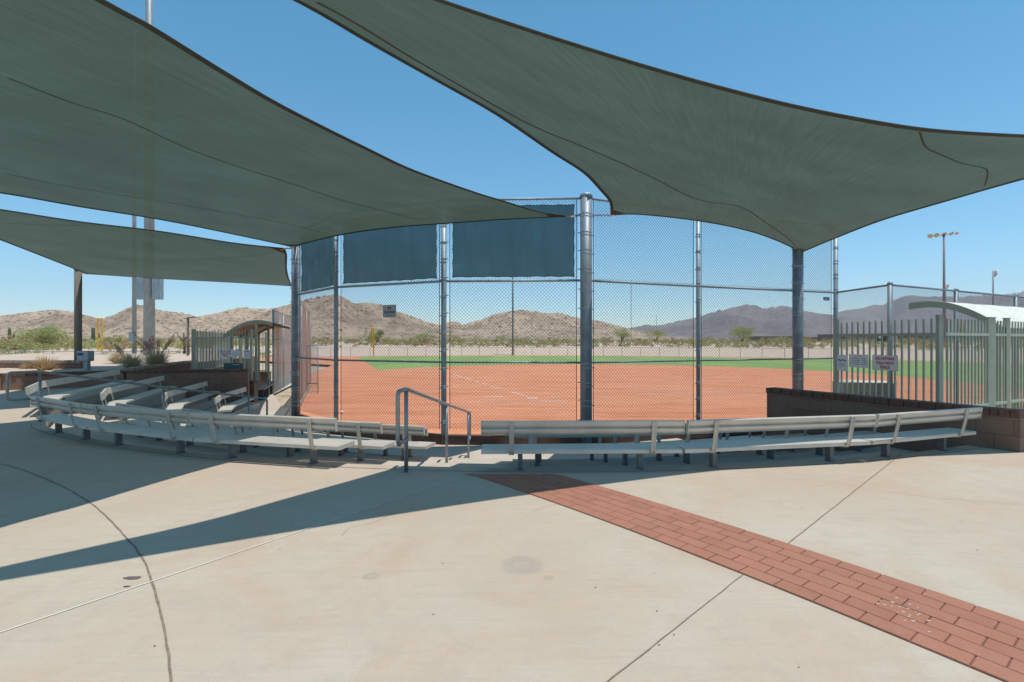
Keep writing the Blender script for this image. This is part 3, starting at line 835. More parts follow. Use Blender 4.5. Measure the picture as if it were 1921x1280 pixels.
# ------------------------------------------------------------------ chain link
def chain(mb, A, B, z0, z1, pitch=0.079, r=0.0032, off=None):
    A = Vector((A[0], A[1], 0)); B = Vector((B[0], B[1], 0))
    L_ = (B-A).length; d = (B-A)/L_; Hh = z1-z0; nn = Vector((-d.y, d.x, 0))
    n_ = int((L_+Hh)/pitch)+1
    for sgn in (1, -1):
        for i in range(n_+1):
            s0 = i*pitch-Hh
            # line u = s0 + v (or mirrored); clip to 0..L, 0..H
            v0 = max(0, -s0); v1 = min(Hh, L_-s0)
            if v1-v0 < 0.01: continue
            u0, u1 = s0+v0, s0+v1
            if sgn < 0: u0, u1 = L_-u0, L_-u1
            o_ = nn*(0.002*sgn)
            p = A+d*u0+UP*(z0+v0)+o_; q = A+d*u1+UP*(z0+v1)+o_
            t = (q-p).normalized(); a = t.cross(nn).normalized()*r; b_ = nn*r
            i0 = len(mb.v)
            for e_ in (p, q):
                mb.v += [e_+a, e_-a*0.5+b_*0.87, e_-a*0.5-b_*0.87]
            mb.f += [(i0, i0+1, i0+4, i0+3), (i0+1, i0+2, i0+5, i0+4), (i0+2, i0, i0+3, i0+5)]; mb.c += [None]*3
def rings_on(x, y, r, z0, z1, step, toward, name, mat, parent):
    z = z0; first = None
    while z < z1:
        if first is None:
            mb = MB(); mb.lathe((x, y, z), [(r, -0.018), (r+0.004, -0.014), (r+0.004, 0.014), (r, 0.018)], 12)
            mb.box(Vector((x, y, z))+toward*(r+0.025), (0.05, 0.012, 0.02), (toward, UP.cross(toward), UP))
            first = mb.build(name, mat, parent); zf = z
        else:
            c = first.copy(); COL.objects.link(c); c.parent = parent; c.location = (0, 0, z-zf)
        z += step*(0.93+0.14*random.random())
ZM, ZL, ZT = EYE+1.35, EYE-0.48, EYE+3.18
bs_ = thing('backstop_fence', (1.65, 11.4, -0.57), 'tall galvanized chain link backstop fence curving behind home plate', 'fence')
isshade = [True, False, False, True, False, False]
prad = [0.11, 0.055, 0.062, 0.137, 0.052, 0.06]
for i, (x, y) in enumerate(FP):
    if i in (0, 3): continue
    q = MB(); q.smooth = True; q.tube([(x, y, -0.93), (x, y, ZT+0.02)], prad[i], 16); q.lathe((x, y, ZT+0.02), [(prad[i]+0.004, -0.03), (prad[i]+0.004, 0.02), (prad[i]*0.6, 0.05), (0.001, 0.06)], 16)
    po = q.build('post', 'galvanized', bs_)
    dd = (Vector((*FP[min(i+1, 5)], 0))-Vector((*FP[i-1], 0))).normalized()
    rings_on(x, y, prad[i], -0.4, ZT-0.1, 0.40, -dd, 'band', 'galvanized', po); rings_on(x, y, prad[i], -0.35, ZT-0.1, 0.40, dd, 'band', 'galvanized', po)
for i in range(5):
    A = Vector((*FP[i], 0)); B = Vector((*FP[i+1], 0)); d = (B-A).normalized()
    a = A+d*prad[i]; b_ = B-d*prad[i+1]
    nn = Vector((-d.y, d.x, 0)); 
    if nn.y < 0: nn = -nn
    for z in (ZT, ZM, ZL):
        q = MB(); q.smooth = True; q.tube([a+UP*z, b_+UP*z], 0.026 if z != ZL else 0.022, 10); q.build('rail', 'galvanized' if z != ZL else 'galvanized_grey', bs_)
    m_ = MB(); o_ = nn*0.034
    m1, m2 = a+d*0.07, b_-d*0.07
    chain(m_, m1+o_, m2+o_, -0.55, ZM+0.06); chain(m_, m1+o_*1.25+d*0.03, m2+o_*1.25+d*0.03, ZM-0.03, ZT)
    # tension bars
    for e_ in (m1, m2): m_.box(e_+o_+UP*((ZT-0.55)/2), (0.016, 0.006, ZT+0.55), (d, nn, UP))
    # ties round the rails
    for z in (ZT, ZM, ZL):
        L_ = (m2-m1).length; k = int(L_/0.32)
        for j in range(k):
            p = m1+(m2-m1)*((j+0.5)/k)+UP*z
            m_.tube([p+o_*1.2+UP*0.03+d*0.01, p-nn*0.032+UP*0.005, p+o_*1.2-UP*0.035-d*0.01], 0.0025, 4, False)
    m_.build('chain_mesh', 'wire', bs_)

# shade posts (carry the sails)
def shade_post(name, x, y, z0, z1, r, label, mat='galvanized_grey', bands=True, cap=True):
    t = thing(name, (x, y, z0), label, 'post', 'posts that carry the shade sails')
    q = MB(); q.smooth = True; q.tube([(x, y, z0), (x, y, (z0+z1)/2), (x, y, z1)], r, 24); q.build('shaft', mat, t)
    if cap:
        c_ = MB(); c_.smooth = True; c_.lathe((x, y, z1), [(r+0.012, -0.05), (r+0.012, 0.005), (r*0.92, 0.035), (r*0.55, 0.06), (0.001, 0.07)], 24); c_.build('post_cap', 'galvanized', t)
    if bands:
        rings_on(x, y, r, z0+0.5, z1-0.2, 0.42, Vector((1, 0, 0)), 'clamp', 'galvanized', t); rings_on(x, y, r, z0+0.62, z1-0.2, 0.42, Vector((-1, 0, 0)), 'clamp', 'galvanized', t)
    return t
shade_post('shade_post', 1.65, 11.4, -0.93, EYE+3.24, 0.132, 'thick grey steel post with domed cap at the middle of the fence')
shade_post('shade_post', -6.33, 15.0, -0.93, EYE+2.86, 0.125, 'thick grey steel post with flaking paint at the left end of the fence')
shade_post('shade_post', 7.66, 13.72, -0.93, EYE+2.50, 0.132, 'thick grey steel post standing behind the dark right hand wall', cap=True)
shade_post('shade_post', -15.72, 18.55, 0.2, EYE+2.62, 0.115, 'brown weathered shade post behind the far left wall', 'weathered_post', False)

# ------------------------------------------------------------------ sails
def resample(pts, n):
    pts = smooth_path(pts, 8)
    L_ = [0]
    for a, b_ in zip(pts, pts[1:]): L_.append(L_[-1]+(b_-a).length)
    o = []
    for i in range(n+1):
        s = L_[-1]*i/n; k = 0
        while k < len(L_)-2 and L_[k+1] < s: k += 1
        t = (s-L_[k])/max(1e-9, L_[k+1]-L_[k]); o.append(pts[k]+(pts[k+1]-pts[k])*t)
    return o
def sail(e_bottom, e_right, e_top, e_left, label, seams, sag=0.0, nu=72, nv=60, rope=None):
    # e_bottom: c00->c10, e_top: c01->c11, e_left: c00->c01, e_right: c10->c11
    b0, t0, l0, r0 = resample(e_bottom, nu), resample(e_top, nu), resample(e_left, nv), resample(e_right, nv)
    c00, c10, c01, c11 = b0[0], b0[-1], t0[0], t0[-1]
    gr = []
    for i in range(nu+1):
        u = i/nu; col = []
        for j in range(nv+1):
            v = j/nv
            p = b0[i]*(1-v)+t0[i]*v+l0[j]*(1-u)+r0[j]*u-(c00*(1-u)*(1-v)+c10*u*(1-v)+c01*(1-u)*v+c11*u*v)
            k = 16*u*(1-u)*v*(1-v)
            p = p-UP*sag*k+UP*0.02*k*noise.noise(Vector((u*7, v*2.2, 3)))
            col.append(p)
        gr.append(col)
    t = thing('shade_sail', c00, label, 'shade sail', 'green shade sails over the benches')
    s_ = MB(); s_.smooth = True; s_.uv = []
    Lu = (c10-c00).length; Lv = (c01-c00).length
    for i in range(nu+1):
        for j in range(nv+1): s_.v.append(gr[i][j]); s_.uv.append((i/nu*Lu, j/nv*Lv))
    for i in range(nu):
        for j in range(nv):
            a = i*(nv+1)+j; s_.f.append((a, a+nv+1, a+nv+2, a+1)); s_.c.append(None)
    s_.build('cloth', 'shade_cloth', t)
    # hem: webbing band folded round the edge, cable inside
    hm = MB(); hm.smooth = True
    ctr = gr[nu//2][nv//2]
    def hem(line, inner):
        for i in range(len(line)-1):
            a, b_, c, d_ = line[i], line[i+1], inner[i+1], inner[i]
            wa = (d_-a).normalized()*0.055; wb = (c-b_).normalized()*0.055
            for dz in (0.006, -0.006):
                hm.face([a+UP*dz, b_+UP*dz, b_+wb+UP*dz, a+wa+UP*dz])
    hem([gr[i][0] for i in range(nu+1)], [gr[i][1] for i in range(nu+1)])
    hem([gr[i][nv] for i in range(nu+1)], [gr[i][nv-1] for i in range(nu+1)])
    hem([gr[0][j] for j in range(nv+1)], [gr[1][j] for j in range(nv+1)])
    hem([gr[nu][j] for j in range(nv+1)], [gr[nu-1][j] for j in range(nv+1)])
    hm.build('hem', 'hem', t)
    cb = MB(); cb.smooth = True
    for line in ([gr[i][0] for i in range(nu+1)], [gr[i][nv] for i in range(nu+1)], [gr[0][j] for j in range(nv+1)], [gr[nu][j] for j in range(nv+1)]):
        cb.tube(line, 0.011, 6)
    cb.build('edge_cable', 'hem', t)
    def at(u, v):
        x, y = min(max(u, 0), 1)*nu, min(max(v, 0), 1)*nv; i, j = min(int(x), nu-1), min(int(y), nv-1); fx, fy = x-i, y-j
        return gr[i][j]*(1-fx)*(1-fy)+gr[i+1][j]*fx*(1-fy)+gr[i][j+1]*(1-fx)*fy+gr[i+1][j+1]*fx*fy
    def find(px, py):
        best = None
        for i in range(nu+1):
            for j in range(nv+1):
                p = gr[i][j]
                if p.y < 0.5: continue
                dx = p.x/p.y*F+960.5-px; dy = 640-(p.z-EYE)/p.y*F-py; e_ = dx*dx+dy*dy
                if best is None or e_ < best[0]: best = (e_, i/nu, j/nv)
        return Vector((best[1], best[2], 0))
    for sm in seams:
        q = MB()
        uvp = smooth_path([find(*pp) for pp in sm], 10)
        for k in range(len(uvp)-1):
            (ua, va), (ub, vb) = uvp[k].xy, uvp[k+1].xy
            a, b_ = at(ua, va), at(ub, vb); d = (b_-a)
            if d.length < 1e-5: continue
            sd = d.normalized().cross(UP)*0.011
            q.face([a-sd-UP*0.004, b_-sd-UP*0.004, b_+sd-UP*0.004, a+sd-UP*0.004])
        q.build('seam', 'thread', t)
    # corner patches with steel ring and shackle
    for (u, v) in ((0, 0), (1, 0), (0, 1), (1, 1)):
        q = MB(); n_ = 6; e_ = 0.055
        for i in range(n_):
            for j in range(n_):
                if i+j < n_:
                    P4 = [at(abs(u-e_*a/n_), abs(v-e_*b2/n_))-UP*0.007 for a, b2 in ((i, j), (i+1, j), (i+1, j+1), (i, j+1))]
                    q.face(P4)
        q.build('corner_patch', 'patch', t)
        c0_ = at(u, v); c1_ = at(abs(u-0.03), abs(v-0.03)); dd = (c0_-c1_).normalized(); sd = dd.cross(UP).normalized()
        q = MB(); q.smooth = True; cc = c0_+dd*0.03-UP*0.008
        q.tube([cc+dd*0.055*math.cos(a*math.pi/8)+sd*0.045*math.sin(a*math.pi/8) for a in range(17)], 0.008, 6, False); q.build('steel_ring', 'white_paint', t)
        q = MB(); q.box(c0_-dd*0.10-UP*0.013, (0.11, 0.08, 0.006), (dd, sd, sd.cross(dd)), None, 0.002); q.build('corner_plate', 'galvanized', t)
    return t, gr, at
# right sail
P1 = H(1146, 404, 2.80); P2 = H(1503, 474, 2.45); P3 = H(2250, 262, 2.6); P4 = H(-308, -409, 2.55)
eL = [P1, H(1144, 380, 2.76), H(1125, 356, 2.74), H(1094, 324, 2.72), H(1034, 285, 2.70), H(936, 218, 2.65), H(817, 150, 2.6), H(698, 83, 2.57), H(554, 0, 2.55), H(300, -120, 2.54), P4]
eB = [P1, H(1200, 402.5, 2.74), H(1313, 415, 2.66), H(1403, 433, 2.58), H(1463, 454, 2.52), P2]
eR = [P2, H(1560, 450, 2.44), H(1650, 415, 2.44), H(1763, 381, 2.46), H(1921, 336, 2.5), H(2070, 300, 2.55), P3]
eT = [P4, H(0, -298, 2.545), H(300, -190, 2.54), H(590, -84, 2.53), H(825, 0, 2.52), H(975, 50, 2.515), H(1094, 88, 2.51), H(1212, 124, 2.50), H(1350, 163, 2.49), H(1500, 200, 2.48), H(1650, 229, 2.475), H(1763, 244.5, 2.47), H(1921, 254, 2.48), H(2090, 260, 2.52), P3]
T1, g1, at1 = sail(eB, eT[::-1][:1]+[] if False else eR, eT, eL, 'large dark green shade sail over the right side of the plaza',
    [[(590, 5), (720, 78), (850, 150), (1000, 235), (1150, 300), (1270, 355), (1325, 378), (1390, 390), (1440, 420), (1492, 462)], [(1729, 249), (1742, 272), (1765, 289), (1810, 304), (1845, 313), (1856, 328), (1846, 352)]], sag=-0.06)
# left sail
Q1 = H(1072, 406, 2.74); Q2 = H(547, 463, 2.68); Q3 = H(-330, 338, 2.75); Q4 = H(-340, -430, 2.55)
fT = [Q1, H(1015, 398, 2.74), H(940, 376, 2.72), H(888, 360, 2.70), H(777, 320, 2.68), H(698, 283, 2.66), H(540, 204, 2.63), H(422, 135, 2.61), H(278, 46, 2.58), H(192, 0, 2.57), H(0, -125, 2.56), Q4]
fB = [Q1, H(960, 411, 2.62), H(856, 418, 2.53), H(738, 427, 2.51), H(639, 441, 2.56), Q2]
fBt = [Q2, H(430, 438, 2.62), H(300, 412, 2.52), H(150, 388, 2.44), H(0, 362, 2.45), H(-170, 342, 2.58), Q3]
fL = [Q4, Q4*0.72+Q3*0.28+Vector((-1.2, -0.4, -0.05)), Q4*0.5+Q3*0.5+Vector((-1.5, -0.5, -0.05)), Q4*0.25+Q3*0.75+Vector((-1.0, -0.4, -0.05)), Q3]
T2, g2, at2 = sail(fB, fBt, fL, fT, 'large dark green shade sail over the left benches, nearest the camera',
    [[(10, 144), (130, 192), (232, 230), (380, 287), (540, 342), (660, 378), (790, 412)], [(10, 323), (169, 357), (380, 394), (560, 426), (620, 440)]], sag=-0.06)
# third sail
S1_ = H(534, 466, 2.72); S2_ = H(549, 537, 2.56); S3_ = H(163, 514, 2.50); S4_ = H(-225, 362, 2.7)
T3, g3, at3 = sail([S1_, H(538, 480, 2.62), H(538, 505, 2.56), H(543, 526, 2.55), S2_],
    [S2_, H(450, 531, 2.54), H(300, 523, 2.52), S3_], [S4_, H(-70, 425, 2.58), H(0, 450, 2.52), H(90, 485, 2.49), S3_],
    [S1_, H(440, 456, 2.68), H(300, 434, 2.62), H(150, 416, 2.6), H(0, 393, 2.63), H(-120, 377, 2.66), S4_],
    'smaller green shade sail at far left, behind the big left sail', [[(10, 418), (90, 420), (160, 421)], [(75, 471), (175, 482), (277, 488), (408, 487), (515, 474)]], sag=0.0, nu=40, nv=60)
# lashings between sails and posts
def lash(parent, a, b_, r=0.012):
    q = MB(); q.smooth = True
    a, b_ = Vector(a), Vector(b_); d = b_-a; n_ = 24
    sd = d.normalized().cross(UP).normalized()
    q.tube([a+d*(i/n_)+sd*0.016*math.sin(i*1.3)+UP*0.016*math.cos(i*1.3) for i in range(n_+1)], r, 6)
    q.build('lashing', 'rope_orange', parent)
lash(T1, P1, (1.78, 11.4, EYE+2.80)); lash(T2, Q1, (1.52, 11.4, EYE+2.80)); lash(T1, P2, (7.66, 13.66, EYE+2.46))
lash(T2, Q2, (-6.3, 14.88, EYE+2.7)); lash(T3, S1_, (-6.4, 14.9, EYE+2.7)); lash(T3, S3_, (-15.68, 18.5, EYE+2.5))
# far posts outside the picture that carry the other corners
shade_post('shade_post', P4.x-0.35, P4.y-0.55, 0, EYE+2.9, 0.132, 'grey shade post beside the camera carrying two sail corners', bands=False)
shade_post('shade_post', P3.x+0.4, P3.y-0.1, 0, EYE+2.9, 0.132, 'grey shade post right of the picture carrying the right sail', bands=False)
shade_post('shade_post', Q3.x-0.35, Q3.y, 0, EYE+3.0, 0.132, 'grey shade post left of the picture between two sails', bands=False)
shade_post('shade_post', S2_.x+0.1, S2_.y+0.15, -0.9, EYE+2.6, 0.06, 'thin grey post by the left dugout carrying the small sail', bands=False)

# ------------------------------------------------------------------ windscreens on the fence
def windscreen(i, u0, u1, z0, z1, label):
    A = Vector((*FP[i], 0)); B = Vector((*FP[i+1], 0)); d = (B-A).normalized(); L_ = (B-A).length
    nn = Vector((-d.y, d.x, 0)); nn = nn if nn.y > 0 else -nn
    t = thing('windscreen', A+d*u0+UP*z0, label, 'windscreen', 'teal mesh windscreens on the upper fence')
    nx, nz = 40, 22; s_ = MB(); s_.smooth = True; s_.uv = []
    for a in range(nx+1):
        for b_ in range(nz+1):
            u, v = a/nx, b_/nz
            sc_u = 0.018*abs(math.sin(v*math.pi*5))*((u-0.5)*2)**5*-1
            sc_v = 0.015*abs(math.sin(u*math.pi*8))*((v-0.5)*2)**5*-1
            y_ = 0.055+0.03*noise.noise(Vector((u*5, v*4, i*3)))
            s_.v.append(A+d*(u0+(u1-u0)*u+sc_u)+UP*(z0+(z1-z0)*v+sc_v)+nn*y_); s_.uv.append((u*(u1-u0), v*(z1-z0)))
    for a in range(nx):
        for b_ in range(nz):
            k = a*(nz+1)+b_; s_.f.append((k, k+nz+1, k+nz+2, k+1)); s_.c.append(None)
    s_.build('cloth', 'screen_cloth', t)
    h = MB(); w_ = 0.03
    for (ua, va, ub, vb) in ((0, 0, 1, 0), (0, 1, 1, 1), (0, 0, 0, 1), (1, 0, 1, 1)):
        ia, ja, ib, jb = int(ua*nx), int(va*nz), int(ub*nx), int(vb*nz)
        if ja == jb: line = [s_.v[a*(nz+1)+ja] for a in range(nx+1)]
        else: line = [s_.v[ia*(nz+1)+b_] for b_ in range(nz+1)]
        h.tube([p-nn*0.002 for p in line], 0.008, 5)
    h.build('hem', 'hem', t)
    ti = MB()
    def tie(p, q): ti.tube([p, (p+q)/2+nn*-0.01, q], 0.0035, 4)
    n_ = 8
    for k in range(n_+1):
        u = k/n_; x = u0+(u1-u0)*u
        tie(A+d*x+UP*(z0+0.01)+nn*0.04, A+d*(x+0.02)+UP*(z0-0.07)+nn*0.02)
        tie(A+d*x+UP*(z1-0.01)+nn*0.04, A+d*(x-0.03)+UP*(z1+0.11)+nn*0.02)
    for k in range(6):
        z = z0+(z1-z0)*(k+0.5)/6
        tie(A+d*(u0+0.01)+UP*z+nn*0.04, A+d*(u0-0.08)+UP*(z+0.02)+nn*0.02)
        tie(A+d*(u1-0.01)+UP*z+nn*0.04, A+d*(u1+0.08)+UP*(z+0.02)+nn*0.02)
    ti.build('lacing', 'white_paint', t)
def upos(i, px):   # distance along fence bay i for a sight line through px
    A = Vector((*FP[i], 0)); B = Vector((*FP[i+1], 0)); k = (px-960.5)/F; d = (B-A)
    s = (k*A.y-A.x)/(d.x-k*d.y); return s*d.length
windscreen(0, upos(0, 562), upos(0, 624), EYE+1.42, EYE+3.05, 'narrow dark teal windscreen at the left end of the fence')
windscreen(1, upos(1, 641), upos(1, 817), EYE+1.43, EYE+3.05, 'dark teal windscreen in the second fence bay from the left')
windscreen(2, upos(2, 848), upos(2, 1078), EYE+1.44, EYE+3.06, 'teal windscreen left of the thick middle fence post')

# ------------------------------------------------------------------ signs
def sign(name, c, X, w, h, mat, label, lines, cat='sign', th=0.004, border=None):
    c = Vector(c); X = X.normalized(); Nn = X.cross(UP)   # faces the viewer
    t = thing(name, c-UP*h/2, label, cat)
    q = MB(); q.box(c, (w, th, h), (X, Nn, UP), None, 0.001); q.build('sign_panel', mat, t)
    for s, size, dy, m_, dx in lines:
        if s == '#bar':
            q = MB(); q.box(c+X*dx[0]+UP*dy+Nn*(th/2+0.001), (dx[1], 0.001, size), (X, Nn, UP)); q.build('printed_bar', m_, t)
        elif s == '#emblem':
            q = MB()
            pts = []
            for k in range(13):
                u = -1+2*k/12; pts.append((u*dx, size*(0.25+0.18*math.sin(u*6))))
            vs = [c+X*u+UP*(dy+v)+Nn*(th/2+0.001) for u, v in pts]+[c+X*u+UP*(dy+v-size*0.5)+Nn*(th/2+0.001) for u, v in pts]
            q.mesh(vs, [(k, k+13, k+14, k+1) for k in range(12)]); q.build('emblem', m_, t)
        elif s == '#frame':
            q = MB()
            for (ox, oz, a, b2) in ((0, h/2-0.008, w-0.01, 0.004), (0, -h/2+0.008, w-0.01, 0.004), (w/2-0.008, 0, 0.004, h-0.01), (-w/2+0.008, 0, 0.004, h-0.01)):
                q.box(c+X*ox+UP*oz+Nn*(th/2+0.001), (a, 0.001, b2), (X, Nn, UP))
            q.build('border', m_, t)
        else:
            text(s, size, c+X*dx+UP*dy+Nn*(th/2+0.001), (X, UP), m_, t, bold=0.0028)
    for (a, b2) in ((-1, 1), (1, 1), (1, -1), (-1, -1)):
        q = MB(); q.box(c+X*(a*(w/2-0.02))+UP*(b2*(h/2-0.02))+Nn*(th/2), (0.008, 0.004, 0.008), (X, Nn, UP)); q.build('bolt', 'rail_steel', t)
    return t
d1 = (Vector((*FP[2], 0))-Vector((*FP[1], 0))).normalized()
pA = Vector((*FP[1], 0))+d1*upos(1, 731); pA.z = EYE+56*pA.y/F
sign('warning_sign', pA-Vector((0, 0.02, 0)), d1, 0.385, 0.30, 'sign_grey', 'small grey CAUTION sign hung on the chain link backstop', [
    ('CAUTION', 0.072, -0.03, 'ink_black', 0), ('#emblem', 0.06, 0.08, 'ink_black', 0.045), ('#bar', 0.012, 0.05, 'ink_black', (0, 0.12)), ('#bar', 0.007, -0.095, 'ink_black', (0, 0.26)), ('#bar', 0.007, -0.115, 'ink_black', (0, 0.22))])
d4 = (Vector((*FP[5], 0))-Vector((*FP[4], 0))).normalized()
pB = Vector((*FP[4], 0))+d4*upos(4, 1549.5); pB.z = EYE+79*pB.y/F
sign('name_plate', pB-Vector((0, 0.02, 0)), d4, 0.23, 0.10, 'ink_blue', 'small dark blue plate wired under the middle rail of the right fence bay', [('#bar', 0.012, -0.032, 'sign_white', (0, 0.18)), ('#emblem', 0.04, 0.012, 'sign_grey', 0.07)])

# ------------------------------------------------------------------ picket fences
def pickets(pts, z0, z1, label, spacing=0.14, post_at=None, rails=(0.28, -0.26), name='picket_fence', pw=0.075, skip=False):
    t = thing(name, (pts[0][0], pts[0][1], z0), label, 'fence', 'sage green picket fences of the dugouts')
    for i in range(len(pts)-1):
        A = Vector((*pts[i], 0)); B = Vector((*pts[i+1], 0)); d = (B-A).normalized(); nn = Vector((-d.y, d.x, 0)); L_ = (B-A).length
        q = MB(); k = max(1, int(round(L_/spacing)))
        for j in range(1, k):
            p = A+(B-A)*(j/k); q.box((p.x, p.y, (z0+0.06+z1)/2), (0.024, 0.024, z1-z0-0.06), (d, nn, UP))
        q.build('pickets', 'sage_paint', t)
        for zz in (z0+rails[0], z1+rails[1]):
            r = MB(); r.box(((A+B)/2)+UP*zz, (L_-0.02, 0.045, 0.05), (d, nn, UP)); r.build('rail', 'sage_paint', t)
    for p in (pts[1:] if skip else pts):
        r = MB(); r.box((p[0], p[1], (z0+z1+0.05)/2), (pw, pw, z1-z0+0.05), None, None, 0.004); r.box((p[0], p[1], z1+0.055), (pw+0.012, pw+0.012, 0.012))
        r.build('post', 'sage_paint', t)
    return t
rd = Vector((0.886, 0.463, 0))
c1 = Vector((7.08, 8.48, 0)); c2 = c1+rd*1.78; c3 = c2+rd*0.75; c4 = c3+rd*3
pickets([(6.78, 10.7), (c1.x, c1.y)], 0.02, EYE+0.375, 'sage green picket fence with the signs, right side', 0.142)
pickets([(c1.x+0.12, c1.y+0.06), (c2.x, c2.y)], 0.02, EYE+0.375, 'sage green picket fence in front of the right dugout, nearer half', 0.13, skip=True)
pickets([(c2.x+0.13, c2.y+0.07), (c3.x, c3.y), (c4.x, c4.y)], 0.02, EYE+0.375, 'sage green picket fence continuing past the right edge', 0.13)
# signs on the right pickets
dr_ = (c1-Vector((6.78, 10.7, 0))).normalized()
def on_right(px, py):
    k = (px-960.5)/F; A = Vector((6.78, 10.7, 0)); d = c1-A
    s = (k*A.y-A.x)/(d.x-k*d.y); p = A+d*s; p.z = EYE-(py-640)/F*p.y
    nn = dr_.cross(UP)
    return p+nn*0.022
def right_w(pxa, pxb): return (on_right(pxa, 640)-on_right(pxb, 640)).length
c_ = on_right(1662, 681)
w_ = right_w(1638, 1686)
sign('rule_sign', c_, dr_, w_, 0.285, 'sign_white', 'white sign reading NO HITTING BALLS INTO FENCE on the right pickets', [
    ('NO HITTING', 0.071, 0.075, 'ink_red', 0), ('BALLS INTO', 0.071, -0.005, 'ink_red', 0), ('FENCE', 0.071, -0.085, 'ink_red', 0), ('#frame', 0, 0, 'ink_red', 0)], 'sign')
c_ = on_right(1612, 677.5); w_ = right_w(1594, 1630)
rows_ = []
for k in range(4):
    rows_ += [('#bar', 0.012, 0.045-0.036*k, 'ink_red' if k == 0 else 'ink_black', (-w_*0.40, 0.014)), ('#bar', 0.008, 0.045-0.036*k, 'ink_black', (-w_*0.12, w_*0.42)), ('#bar', 0.008, 0.045-0.036*k, 'ink_black', (w_*0.31, w_*0.26))]
sign('notice_board', c_, dr_, w_, 0.26, 'sign_white', 'white notice of small bulleted lines, middle of three signs on the right pickets', rows_+[('#bar', 0.006, 0.09, 'ink_black', (0, w_*0.5))])
c_ = on_right(1581.5, 681); w_ = right_w(1570.5, 1592)
sign('notice_board', c_, dr_, w_, 0.33, 'sign_white', 'narrow notice with dark blue emblem, leftmost sign on the right pickets', [('#emblem', 0.05, 0.055, 'ink_blue', w_*0.36), ('#bar', 0.006, -0.005, 'ink_black', (0, w_*0.62)), ('#bar', 0.006, -0.03, 'ink_black', (0, w_*0.5)), ('#bar', 0.006, -0.055, 'ink_black', (0, w_*0.62)), ('#bar', 0.006, -0.085, 'ink_black', (0, w_*0.4))])

# chain link along the right dugout
fr_ = thing('dugout_fence', (9.1, 12.3, -0.93), 'chain link fence with steel rail behind the right picket fence', 'fence')
Rt = [(9.01, 14.25), (9.08, 12.3), (11.97, 13.8), (15.3, 15.55), (22, 19.05)]
for i, (x, y) in enumerate(Rt):
    if i == 0: continue
    q = MB(); q.smooth = True; q.tube([(x, y, -0.93), (x, y, EYE+1.37)], 0.055, 12); q.lathe((x, y, EYE+1.37), [(0.06, -0.03), (0.06, 0.02), (0.03, 0.05), (0.001, 0.06)], 12); q.build('post', 'galvanized_grey', fr_)
for i in range(len(Rt)-1):
    A, B = Vector((*Rt[i], 0)), Vector((*Rt[i+1], 0)); d = (B-A).normalized()
    q = MB(); q.smooth = True; q.tube([A+d*0.06+UP*(EYE+1.35), B-d*0.05+UP*(EYE+1.35)], 0.026, 8); q.build('rail', 'galvanized_grey', fr_)
    q = MB(); chain(q, A+d*0.1, B-d*0.07, -0.80, EYE+1.35); q.build('chain_mesh', 'wire', fr_)
# beige storage box
def beige_box():
    a = G(1580, 762, FZ); 
    c = Vector((9.35, 14.1, 0)); 
    t = thing('storage_box', (c.x-0.0, c.y, FZ), 'beige steel storage box standing behind the right picket fence', 'box')
    q = MB(); d = Vector((1, -0.16, 0)).normalized(); nn = Vector((-d.y, d.x, 0))
    return t, d, nn
t, d, nn = beige_box()
bc_ = Vector(t.location)
cB = P(1620, 740, 13.6); cB.z = FZ
t.location = (cB.x, cB.y, FZ); ORG[t] = Vector((cB.x, cB.y, FZ))
q = MB(); q.box(cB+UP*0.55, (1.30, 0.55, 1.10), (d, nn, UP), None, 0.01); q.build('box_body', 'beige_box', t)
q = MB(); q.box(cB+UP*1.115, (1.36, 0.62, 0.03), (d, nn, UP), None, 0.006); q.build('lid', 'sage_roof', t)
q = MB(); q.box(cB+UP*0.85-nn*0.285, (0.5, 0.01, 0.03), (d, nn, UP)); q.build('handle', 'galvanized_grey', t)

